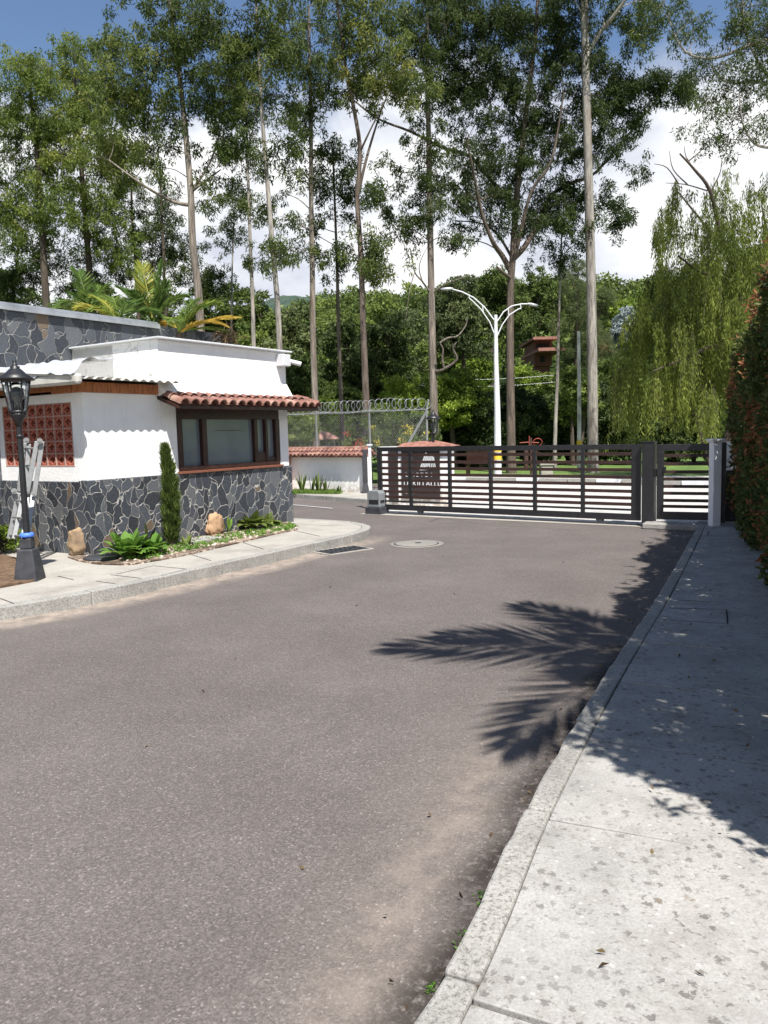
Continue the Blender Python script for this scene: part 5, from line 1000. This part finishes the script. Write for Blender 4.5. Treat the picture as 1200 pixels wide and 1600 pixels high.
W_('woodland_tree', 'bright green hillside tree at the skyline left of the willow', 1005, 456, 560, 34, 80, 'l_bright', 59, .25, .3)
W_('silver_leaf_tree', 'silvery grey tree on the hillside left of the willow', 985, 485, 560, 26, 66, 'l_silver', 60, .5, .24, cat='tree')
W_('woodland_tree', 'dark spreading tree at the top left of the willow', 1035, 425, 560, 36, 62, 'l_dark', 61, .6, .26)
W_('woodland_tree', 'dark green tree below the silver tree', 975, 555, 680, 36, 50, 'l_mid', 62, .3, .22)
W_('woodland_tree', 'green tree behind the right part of the willow', 1090, 400, 600, 46, 60, 'l_mid', 63, .35, .26)
W_('woodland_tree', 'green tree behind the willow at the right edge', 1170, 370, 600, 50, 56, 'l_mid', 64, .35, .26)
W_('woodland_tree', 'green tree left of the palms behind the stone wall', 20, 420, 640, 60, 48, 'l_mid', 65, .25)
W_('woodland_tree', 'green tree behind the palms over the stone wall', 130, 425, 640, 55, 50, 'l_mid', 66, .25)
W_('woodland_tree', 'green tree behind the yellow palm fronds', 250, 432, 640, 50, 50, 'l_mid', 67, .25)
W_('woodland_tree', 'green tree behind the end of the stone wall', 318, 440, 640, 36, 44, 'l_mid', 68, .3)
# hillside woodland seen as one mass
lv = Leaves(); rnd = random.Random(5)
for k in range(1500):
    x = rnd.uniform(-75, 110); y = rnd.uniform(66, 150)
    px_ = x/y
    if not (-.62 < px_ < .62): continue
    z = gz(x, y); h = rnd.uniform(2.6, 5.2); r = rnd.uniform(1.6, 2.8); tn = rnd.uniform(.15, .75)
    for j in range(7):
        v = np.array([rnd.gauss(0, 1), rnd.gauss(0, 1), abs(rnd.gauss(0, .8))]); v /= np.linalg.norm(v)
        lv.cloud((x+v[0]*r*.8, y+v[1]*r*.8, z+h-r*.6+v[2]*r*.7), (r*.42, r*.42, r*.3), 26, .55, .3, tn+rnd.gauss(0, .08), .2)
o = lv.build('hillside_woodland', S['l_mid'], None); tag(o, 'mixed green woodland covering the hillside behind the trees', 'woodland', kind='stuff')
# ---------------------------------------------------------------- willow
def willow():
    rnd = random.Random(9); Y = 24; b = P(1128, 735, Y); b.z = 0; root = empty('willow_tree', b, 0, 'large yellow green weeping willow beyond the pedestrian gate', 'tree')
    wp_ = lambda px, py, dy=0: P(px, py, Y+dy)-b
    mb = MB(); mb.tube(catmull([(0, 0, -.1), wp_(1150, 640), wp_(1175, 540), wp_(1172, 470), wp_(1150, 440)], 4), [.22*(1-.045*i) for i in range(17)], 10)
    limbs = [[(1172, 480), (1135, 440), (1095, 425, -.5), (1060, 400, -1)], [(1172, 470), (1140, 400, .5), (1100, 350, .8), (1060, 300, 1)], [(1160, 455), (1130, 380, -.5), (1110, 300, -.8), (1085, 265, -1), (1062, 240, -1)], [(1172, 480), (1200, 400, 1), (1190, 320, 1)], [(1165, 560), (1120, 540, -1), (1070, 560, -1.6), (1020, 580, -2)], [(1170, 520), (1110, 480, 1), (1050, 470, 1.5), (1000, 490, 1.6)],
              [(1100, 620, .5), (1098, 680, .4)], [(1110, 640, .5), (1128, 735, .2)], [(1085, 640, -.5), (1110, 735, 0)]]
    for l in limbs: q = catmull([wp_(*v) for v in l], 4); mb.tube(q, [.07*(1-.8*i/(len(q)-1))+.008 for i in range(len(q))], 6)
    for l in ([(1105, 298, -.82), (1070, 288, -.8), (1040, 286, -.8)], [(1075, 289, -.8), (1052, 265, -.8), (1046, 236, -.8)], [(1085, 265, -1), (1072, 245, -1), (1069, 228, -1)], [(1074, 253, -1), (1090, 240, -1), (1104, 226, -1)], [(1110, 300, -.8), (1125, 270, -.8), (1128, 245, -.8)], [(1060, 287, -.8), (1042, 262, -.9), (1022, 256, -.9)]):
        q = catmull([wp_(*v) for v in l], 4); mb.tube(q, [.022*(1-.7*i/(len(q)-1)) for i in range(len(q))], 5)
    mb.build('trunk', S['bark_dark'], root)
    lv = Leaves(); m2 = MB(); n = 0
    def left(py): 
        return np.interp(py, [255, 300, 340, 400, 440, 500, 560, 620, 670], [1065, 1045, 1020, 1022, 1010, 972, 955, 960, 985])
    bun = []
    while len(bun) < 330:
        py = 262+370*rnd.random()**.85; px = rnd.uniform(left(py), 1225)
        if py < 330 and rnd.random() < .5: continue
        depth = rnd.uniform(-1, 1)*2.6*math.sqrt(max(.05, 1-((px-1110)/160)**2)); bun.append((px, py, depth, rnd.gauss(0, .13), rnd.uniform(.5, 1.8)))
    while n < 2500:
        px, py, depth, bt_, bl_ = bun[n % len(bun)]; px += rnd.gauss(0, 6); py += rnd.gauss(0, 7)
        if px < left(py): px = left(py)+rnd.random()*5
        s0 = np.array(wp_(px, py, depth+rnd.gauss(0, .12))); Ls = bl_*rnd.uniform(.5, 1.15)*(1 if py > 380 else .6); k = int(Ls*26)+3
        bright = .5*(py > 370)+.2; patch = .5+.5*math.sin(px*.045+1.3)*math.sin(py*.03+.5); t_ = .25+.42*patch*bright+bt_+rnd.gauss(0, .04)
        sw = rnd.uniform(-.12, .12); tt = np.sort(RNG.random(k)); pos = np.stack([s0[0]+sw*tt*Ls+RNG.normal(0, .03, k), s0[1]+RNG.normal(0, .03, k), s0[2]-tt*Ls], 1)
        d = RNG.normal(size=(k, 3))*.33; d[:, 2] -= .9; d /= np.linalg.norm(d, axis=1, keepdims=True)
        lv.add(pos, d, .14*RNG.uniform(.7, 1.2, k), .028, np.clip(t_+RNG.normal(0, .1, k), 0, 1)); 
        if n % 3 == 0: m2.tube([s0, (s0[0]+sw*Ls, s0[1], s0[2]-Ls)], .005, 3, caps=False)
        n += 1
    for k in range(150):
        py = rnd.uniform(350, 640); px = rnd.uniform(left(py)+22, 1225); c = np.array(wp_(px, py, rnd.uniform(-1.4, 1.6))); lv.cloud(c, (.33, .33, .5), 130, .13, .03, .18+rnd.gauss(0, .08)+.2*(py > 500)*(px > 1050), 1.6)
    m2.build('hanging_twigs', S['bark_dark'], root); lv.build('crown', S['l_willow'], root)
willow()
# ---------------------------------------------------------------- palms
def frond(base, tip_dir, L, arch, tone, leaf_l=.42, n=44, seed=0, twist=0, W=.03):
    """returns rachis points and adds leaflets"""
    rnd = random.Random(seed); d = Vector(tip_dir).normalized(); hz = Vector((d.x, d.y, 0)); hz = hz.normalized() if hz.length > .01 else Vector((1, 0, 0))
    pts = [Vector(base)+d*L*t+Vector((0, 0, -arch*L*t*t))+hz*0 for t in np.linspace(0, 1, 14)]
    return pts
def palm(name, label, base, stem_h, fr, group=None, seed=0, leaf_l=.5, W=.036, n=50):
    fr = [(f[0], f[1], f[2]*(1.12 if group else 1), f[3], f[4]) for f in fr]
    rnd = random.Random(seed); root = empty(name, base, 0, label, 'palm', group)
    mb = MB(); mb.tube([(0, 0, -.1), (.02, .01, stem_h*.5), (0, 0, stem_h)], [.09, .07, .06], 10); mb.build('stem', S['bark_dark'], root)
    for i, f in enumerate(fr):
        az, el_, L, arch, tone = f[:5]; d = Vector((math.sin(R(az))*math.cos(R(el_)), math.cos(R(az))*math.cos(R(el_)), math.sin(R(el_)))); pts = frond((0, 0, stem_h), d, L, arch, tone)
        lv = Leaves(); m2 = MB(); m2.tube(pts, [.016*(1-.8*j/13)+.003 for j in range(14)], 5)
        P_ = [np.array(p) for p in pts]; side0 = np.cross(np.array(d), [0, 0, 1]); side0 /= np.linalg.norm(side0)+1e-9
        B = []; D = []; LL = []; TT = []
        for j in range(n):
            t = .14+.86*j/(n-1); u = t*13; a_ = int(min(12, u)); p = P_[a_]+(P_[a_+1]-P_[a_])*(u-a_); tg = P_[a_+1]-P_[a_]; tg /= np.linalg.norm(tg); up = np.cross(side0, tg); 
            for s_ in (-1, 1):
                dd = side0*s_*(1-.55*t)+tg*(.55+.5*t)+up*.25+np.array([0, 0, -.32])+RNG.normal(0, .05, 3); dd /= np.linalg.norm(dd); l = leaf_l*math.sin(math.pi*(.14+.8*t))**.6*L/1.8*rnd.uniform(.9, 1.08)
                B.append(p); D.append(dd); LL.append(l); TT.append(tone+rnd.gauss(0, .05)+.08*(1-t))
        lv.add(np.array(B), np.array(D), np.array(LL), W*L/1.8, np.clip(np.array(TT), 0, 1)); o = lv.build('frond', S['l_palm'], root)
        # rachis into the same frond
        rc_ = m2.build('rachis', S['l_palm'], o)
        at = rc_.data.attributes.new('tone', 'FLOAT', 'POINT'); at.data.foreach_set('value', np.full(len(rc_.data.vertices), min(1, tone+.1), dtype=np.float32))
    return root
def on(px, py, Y, z=0): q = P(px, py, Y); q.z = z; return q
PGP = 'feather palms behind the slate wall'
def pz(px, py, Y): return P(px, py, Y).z
palm('feather_palm', 'green arching palm at the left end of the row behind the slate wall', on(140, 500, 15), pz(140, 492, 15), [(-80, 50, 1.2, .75, .35), (-40, 65, 1.1, .6, .3), (30, 72, 1.1, .5, .45), (60, 55, .9, .6, .5), (-100, 35, 1.1, .75, .5), (150, 65, .9, .6, .4), (220, 50, .9, .7, .45), (90, 40, .8, .6, .35), (-60, 80, 1.2, .4, .4)], PGP, 1)
palm('feather_palm', 'yellow fronded palm between the two green palms behind the slate wall', on(188, 515, 14.2), pz(192, 506, 14.2), [(-62, 45, 1.25, .45, .78), (-30, 60, 1.1, .4, .5), (10, 62, 1.2, .5, .3), (-75, 62, .9, .4, .72), (60, 50, 1.0, .6, .35), (140, 60, .8, .5, .4), (230, 55, .8, .6, .6)], PGP, 2)
palm('feather_palm', 'tallest upright palm with a bright yellow green frond behind the slate wall', on(240, 520, 15), pz(240, 506, 15), [(-45, 78, 1.25, .18, .72), (60, 80, 1.2, .15, .32), (-65, 60, 1.25, .35, .3), (-30, 68, 1.15, .3, .34), (80, 60, 1.1, .45, .4), (100, 74, 1.0, .3, .4), (200, 60, 1.0, .4, .3), (-90, 50, 1.0, .5, .3), (20, 70, 1.1, .3, .3)], PGP, 3)
palm('feather_palm', 'palm with golden drooping fronds at the right end of the row', on(280, 530, 14.6), pz(278, 520, 14.6), [(78, 58, 1.2, .45, .55), (86, 38, .95, .5, .95), (70, 30, 1.1, .25, .95), (40, 70, 1.0, .4, .4), (-60, 60, .7, .7, .95), (110, 62, 1.0, .5, .45), (180, 50, .8, .6, .5), (55, 22, .9, .3, .5)], PGP, 4)
mb = MB(); q = P(352, 522, 15)
dc = on(355, 530, 15.2); lv = Leaves(); lv.cloud((0, 0, 0), (.22, .25, .1), 160, .3, .02, .5, .4); q = P(355, 524, 15.2); pr2 = empty('dry_palm_crown', q, 0, 'heap of dry grey palm fronds at the end of the stone wall', 'palm'); lv.build('dry_fronds', S['l_dry'], pr2)
mb = MB(); mb.tube([(0, 0, -q.z), (0, 0, 0)], .09, 8); mb.build('stem', S['bark_dark'], pr2)
# palm over the hedge, right of the camera, its shadow falls on the road
palm('feather_palm', 'tall palm behind the hedge whose fronds shade the road', Vector((3.15, 2.9, .1)), 4.5, [(-78, 18, 2.3, .32, .35), (-68, 30, 2.1, .42, .35), (-27, 22, 1.95, .2, .35), (-126, 14, 2.15, .5, .35), (-24, 45, 1.5, .3, .35), (40, 40, 1.8, .5, .35), (80, 50, 1.9, .4, .4), (120, 40, 1.8, .5, .35), (165, 40, 1.8, .5, .4), (205, 45, 1.8, .5, .35), (240, 50, 1.6, .6, .35)], None, 5, .62, .045, 54)
# ---------------------------------------------------------------- right hedge
def hedge():
    rnd = random.Random(3); p0 = Vector((1.68, 1.9, 0)); p1 = Vector((5.80, 12.75, 0)); d = p1-p0; L = d.length; d.normalize(); n_ = Vector((d.y, -d.x, 0)); root = empty('clipped_hedge', (p0.x, p0.y, .1), 0, 'tall dark hedge with reddish young leaves along the right pavement', 'hedge'); b = Vector((p0.x, p0.y, .1))
    TH_ = 1.3
    def prof(s): return 3.48+.0*max(0, 4-s)/4-.6*min(1, max(0, (s-5))/4) - (0 if s > 1.0 else .6*(1-s/1.0)**2)
    # twiggy core
    mb = MB(); 
    for i in range(26):
        s = .3+i*.38; c = d*s+n_*rnd.uniform(.35, .9); h = prof(s)-.3
        for k in range(5): mb.tube(catmull([c+Vector((rnd.uniform(-.1, .1), rnd.uniform(-.1, .1), 0)), c+Vector((rnd.uniform(-.3, .3), rnd.uniform(-.3, .3), h*.5)), c+Vector((rnd.uniform(-.45, .45), rnd.uniform(-.45, .45), h))], 3), [.03, .028, .026, .022, .018, .012, .008], 5, caps=False)
    mb.build('stems', S['bark_dark'], root)
    lv = Leaves(); N1 = 95000
    s = RNG.random(N1)*L; f = RNG.random(N1); H_ = np.vectorize(prof)(s); 
    # face (towards the road), top and far end
    kind = RNG.choice(4, N1, p=[.62, .2, .06, .12])
    z = np.where(kind == 1, H_-RNG.random(N1)**2*.25, f*H_); off = np.where(kind == 0, RNG.random(N1)**2*.28, RNG.random(N1)*TH_)
    off = np.where(kind == 1, RNG.random(N1)*TH_, off); s = np.where(kind == 2, L-RNG.random(N1)**2*.25, s); 
    s = np.where((kind == 3), RNG.random(N1)**2*.4, s)
    bulge = .13*np.sin(s*1.9+z*1.3)+.09*np.sin(s*4.7+2-z*3.1)+.05*np.sin(s*11+z*9); rnd_top = np.clip(z-(H_-.4), 0, .4)**2*.8; off = off+bulge*.8+rnd_top+.12*np.exp(-z/.25)
    pos = np.array(p0)[None]+s[:, None]*np.array(d)[None]+off[:, None]*np.array(n_)[None]; pos[:, 2] = z+.02*RNG.normal(size=N1); pos -= np.array([b.x, b.y, 0]); 
    dd = RNG.normal(size=(N1, 3))*.8-np.array(n_)[None]*.45; dd[:, 2] += .1; dd /= np.linalg.norm(dd, axis=1, keepdims=True)
    red = np.sin(s*2.3+z*1.7)*np.sin(s*1.4-z*2.6+1.2)+.3*np.sin(s*9+z*5)*np.sin(z*11-s*4)+.28*RNG.normal(size=N1); outer = np.clip(1-(off-bulge)/.12, 0, 1)
    tone = np.where((red > .5) & (outer > .1), RNG.uniform(.62, .9, N1), RNG.uniform(.1, .6, N1)); lv.add(pos, dd, .085*RNG.uniform(.6, 1.25, N1), .036, tone)
    lv.cloud(tuple(np.array(d*(L*.5)+n_*.7)+np.array([0, 0, 1.4])), (.1, .1, .1), 10, .1, .05, .2)
    ni = 9000; si = RNG.uniform(.15, L-.2, ni); oi = RNG.uniform(.3, 1.2, ni); zi = RNG.random(ni)*(np.vectorize(prof)(si)-.2); pi_ = si[:, None]*np.array(d)[None]+oi[:, None]*np.array(n_)[None]; pi_[:, 2] = zi-.1; di = RNG.normal(size=(ni, 3)); di /= np.linalg.norm(di, axis=1, keepdims=True); lv.add(pi_, di, .2, .1, np.full(ni, .2))  # large unseen inner leaves, added to block light through the hedge
    # stray shoots
    for k in range(240):
        s_ = rnd.uniform(0, L); z_ = rnd.uniform(.3, prof(s_)+.05); p = np.array(p0+d*s_-n_*rnd.uniform(-.05, .12)); p[2] = z_; p -= np.array([b.x, b.y, 0]); lv.cloud(p, (.07, .07, .09), 14, .085, .032, rnd.choice([.35, .55, .8, .95]), -.2)
    lv.build('foliage', S['l_hedge'], root)
hedge()
# ---------------------------------------------------------------- small planting
def tuft(name, label, base, n, L, W, leaf, tone=.5, spread=.5, cat='plant', group=None, seed=0, parts='leaves'):
    rnd = random.Random(seed); root = empty(name, base, 0, label, cat, group); mb = MB(); tn = []
    for k in range(n):
        a_ = rnd.uniform(0, 6.28); l = L*rnd.uniform(.7, 1.15); sp = spread*rnd.uniform(.3, 1.2); w = W*rnd.uniform(.8, 1.15); h = Vector((math.cos(a_), math.sin(a_), 0)); s_ = Vector((-h.y, h.x, 0)); t_ = min(1, max(0, tone+rnd.gauss(0, .15))); prev = None; vs = []
        wd = [.1, .16, .75, 1.0, .75, .05] if W > .05 else [.6, .8, 1, .9, .6, .05]
        for i in range(6):
            u = i/5; c = h*(.03+l*sp*u)+Vector((0, 0, l*(u*(1-.35*sp)-.55*sp*u*u))); vs += [c-s_*w*wd[i]*.5+Vector((0, 0, .12*w*wd[i])), c, c+s_*w*wd[i]*.5+Vector((0, 0, .12*w*wd[i]))]
        mb.add(vs, [f for i in range(5) for f in ((i*3, i*3+1, i*3+4, i*3+3), (i*3+1, i*3+2, i*3+5, i*3+4))], True); tn += [t_]*18
    o = mb.build(parts, S[leaf], root); at = o.data.attributes.new('tone', 'FLOAT', 'POINT'); at.data.foreach_set('value', np.array(tn, dtype=np.float32)); return root
tuft('hosta_plant', 'large bright green broad leaved plant in front of the slate corner', G(200, 872, .15), 75, .46, .15, 'l_fresh', .5, .75, seed=1)
tuft('hosta_plant', 'broad leaved green plant between the big one and the column cypress', G(238, 866, .15), 38, .36, .12, 'l_fresh', .4, .8, seed=2)
tuft('broadleaf_plant', 'low glossy dark green plant under the wooden window', G(395, 826, .15), 60, .4, .12, 'l_mid', .65, .85, seed=3)
tuft('broadleaf_plant', 'low glossy plant beside the right end of the planting bed', G(415, 822, .15), 50, .34, .1, 'l_mid', .6, .9, seed=4)
tuft('strap_leaf_plant', 'small dark strap leaved plant left of the column cypress', G(232, 852, .15), 14, .38, .05, 'l_dark', .6, .5, seed=5)
tuft('young_shoot', 'single bright green upright shoot beside the orange rock', G(357, 832, .15), 8, .32, .06, 'l_fresh', .7, .3, seed=6)
tuft('strap_leaf_plant', 'small strap leaved plant at the foot of the column cypress', G(292, 852, .15), 16, .2, .04, 'l_mid', .5, .7, seed=8)
for i, (px, py, L, n, lb) in enumerate(((472, 770, .62, 16, 'leftmost'), (488, 770, .5, 10, 'second'), (498, 771, .62, 12, 'middle'), (509, 771, .48, 11, 'fourth'), (530, 772, .22, 9, 'rightmost and lowest'))):
    tuft('upright_blade_plant', lb+' upright dark bladed plant against the tiled white wall', G(px, py-1, .1), n, L, .05, 'l_mid', .35, .28, group='bladed plants along the tiled wall', seed=20+i)
# column cypress
def cypress(px, py, h, r, label):
    b = G(px, py, .15); root = empty('column_cypress', b, 0, label, 'shrub'); lv = Leaves(); n = 15000; z = RNG.random(n)*h; t = z/h
    rr = r*np.interp(t, [0, .08, .35, .7, .9, 1], [.45, .85, 1, .75, .4, .06]); a_ = RNG.random(n)*6.283; wob = 1+.28*np.sin(a_*3+z*7)+.2*np.sin(a_*5-z*17)+.25*np.sin(a_*2+z*31); q = rr*wob*(1-RNG.random(n)**1.3*.75); pos = np.stack([np.cos(a_)*q+.03*np.sin(z*3), np.sin(a_)*q, z+.06], 1)
    d = np.stack([np.cos(a_)*.35, np.sin(a_)*.35, np.ones(n)], 1)+RNG.normal(0, .25, (n, 3)); d /= np.linalg.norm(d, axis=1, keepdims=True); lv.add(pos, d, .085*RNG.uniform(.5, 1.6, n), .013, np.clip(.35+RNG.normal(0, .2, n), 0, 1)); lv.build('foliage', S['l_mid'], root)
    mb = MB(); mb.tube([(0, 0, -.02), (.01, 0, h*.9)], [.03, .008], 6); mb.build('stem', S['bark_dark'], root)
cypress(268, 854, 1.34, .088, 'narrow dark green column cypress left of the wooden window')
# shrubs at the left edge
def ball(name, label, c, rad, n, ls, leaf, tone, group=None, w_=.45, z=None):
    root = empty(name, c, 0, label, 'shrub', group); lv = Leaves(); rnd = random.Random(n); mb = MB()
    for k in range(30):
        v = Vector((rnd.gauss(0, 1), rnd.gauss(0, 1), rnd.gauss(0, .9))); v.normalize(); v = Vector((v.x*rad[0], v.y*rad[1], v.z*rad[2]))*rnd.uniform(.5, .85)+Vector((0, 0, rad[2])); lv.cloud(v, (rad[0]*.4, rad[1]*.4, rad[2]*.3), n//30, ls, ls*w_, tone+rnd.gauss(0, .1), .0)
        mb.tube([(0, 0, 0), v*.5+Vector((0, 0, .02)), v], [.015, .01, .004], 4, caps=False)
    mb.build('stems', S['bark_dark'], root); lv.build('foliage', S[leaf], root)
ball('round_shrub', 'small round yellow green shrub at the left edge below the ladder', G(6, 862, .16), (.26, .26, .19), 2600, .05, 'l_bright', .35)
ball('climbing_shrub', 'dark leafy shrub with red tips at the left edge beside the vent block screen', G(-22, 880, .16)+Vector((-.16, 0, .62)), (.27, .3, .62), 7000, .05, 'l_hedge', .35)
# red and yellow flowering plants behind the fence
def flower(name, label, px, py, Y, leaf, n, h, rx=.35):
    c = P(px, py, Y); root = empty(name, (c.x, Y, 0), 0, label, 'flowers'); lv = Leaves(); g = Leaves(); mb = MB(); rnd = random.Random(n)
    for k in range(9):
        q = (rnd.gauss(0, rx), rnd.gauss(0, .2), c.z+rnd.uniform(-h, h*.4)); mb.tube(catmull([(q[0]*.2, 0, 0), (q[0]*.5, 0, q[2]*.6), q], 3), .012, 4, caps=False); lv.cloud(q, (.13, .1, .08), n//2, .07, .04, .5, 0); g.cloud((q[0]*.9, q[1], q[2]-.25), (.2, .2, .2), 50, .16, .05, .5, .3)
    mb.build('stems', S['bark_dark'], root); lv.build('petals', S[leaf], root); g.build('foliage', S['l_mid'], root)
flower('yellow_flower_bush', 'bush with bright yellow flowers behind the chain link fence', 627, 672, 24, 'l_yellow', 46, .35)
flower('red_flower_plant', 'plants with red flowers behind the middle of the chain link fence', 556, 682, 26, 'l_red', 18, .5)
bm = bmesh.new(); rnd = random.Random(31)
for k in range(700):
    s_ = rnd.random(); t_ = rnd.random(); a_ = Vector((-3.9, 10.2)).lerp(Vector((-1.62, 13.6)), s_); b_ = Vector((-3.1, 9.75)).lerp(Vector((-1.45, 12.9)), s_); p = a_.lerp(b_, t_); q = rnd.uniform(.012, .038)
    bmesh.ops.create_icosphere(bm, subdivisions=1, radius=1, matrix=Matrix.Translation((p.x, p.y, .16)) @ Matrix.Rotation(rnd.uniform(0, 6), 4, 'Z') @ Matrix.Diagonal((q, q*rnd.uniform(.5, .9), q*rnd.uniform(.35, .6), 1)))
me = bpy.data.meshes.new('bed_pebbles'); bm.to_mesh(me); bm.free(); 
m_, t_n, p_n = mat('pebbles'); ri = t_n.nodes.new('ShaderNodeNewGeometry'); t_n.links.new(ramp(t_n, [(0, (.12, .09, .07)), (.5, (.34, .26, .19)), (1, (.58, .53, .46))], ri.outputs['Random Per Island']), p_n.inputs['Base Color']); me.materials.append(m_)
o = bpy.data.objects.new('bed_pebbles', me); COL.objects.link(o); tag(o, 'tan and white pebbles strewn over the planting bed', 'pebbles', kind='stuff')
# fallen leaves / ground cover
lv = Leaves(); rnd = random.Random(12)
def inbed(): 
    s_ = rnd.random(); t_ = rnd.random(); a_ = Vector((-3.9, 10.2)).lerp(Vector((-1.62, 13.6)), s_); b_ = Vector((-3.1, 9.75)).lerp(Vector((-1.45, 12.9)), s_); return a_.lerp(b_, t_)
for k in range(260):
    p = inbed(); lv.cloud((p.x, p.y, .165), (.05, .05, .012), 12, .045, .018, rnd.uniform(.1, .8), -.8)
o = lv.build('bed_ground_cover', S['l_fresh']); tag(o, 'low green ground cover scattered over the gravel bed', 'ground cover', kind='stuff')
lv = Leaves()
for k in range(420):
    p = G(rnd.uniform(455, 530), rnd.uniform(767.5, 772), .1); lv.cloud((p.x, p.y, .1), (.09, .09, .01), 16, .09, .012, rnd.uniform(.1, .9), -1.2)
o = lv.build('verge_grass', S['l_grass']); tag(o, 'bright green grass strip in front of the tiled white wall', 'grass', kind='stuff')
lv = Leaves()
for (px, py) in ((740, 1375), (745, 1385), (735, 1400), (725, 1425), (715, 1440), (705, 1455), (690, 1495), (672, 1520), (668, 1530), (620, 1585), (512, 862), (505, 866), (515, 861)):
    p = G(px-3, py, 0.01); kq = min(KR, key=lambda q: abs(q[1]-p.y)); p = Vector((kq[0]-.035-rnd.random()*.02, kq[1]+rnd.uniform(-.12, .12)*.5, 0)) if px > 560 else p; n = 12; lv.cloud((p.x, p.y, .006), (.02, .026, .005), n, .017, .008, RNG.uniform(0, .35), -.6)
o = lv.build('kerb_weeds', S['l_fresh']); tag(o, 'tiny green weeds sprouting in the gutter along the kerb', 'weeds', kind='stuff')
lv = Leaves()
for k in range(130):
    t_ = rnd.random(); i = int(t_*(len(KR)-2)); a_ = Vector(KR[i]).lerp(Vector(KR[i+1]), rnd.random()); off_ = abs(rnd.gauss(0, .1)) if rnd.random() < .6 else rnd.uniform(0, 3.5)
    nn = Vector((-(KR[i+1][1]-KR[i][1]), KR[i+1][0]-KR[i][0])).normalized(); p = a_+nn*(off_+.03); lv.cloud((p.x, p.y, .012), (.02, .02, .003), 1, .034, .015, rnd.random(), 0)
for k in range(34):
    i = rnd.randrange(len(KR)-2); a_ = Vector(KR[i]).lerp(Vector(KR[i+1]), rnd.random()); p = a_+Vector((rnd.uniform(.25, 1.4), -.05)); lv.cloud((p.x, p.y, .115), (.02, .02, .003), 1, .034, .016, rnd.random(), 0)
o = lv.build('fallen_leaves', S['l_dry']); tag(o, 'few dry fallen leaves on the road and the right pavement', 'fallen leaves', kind='stuff')
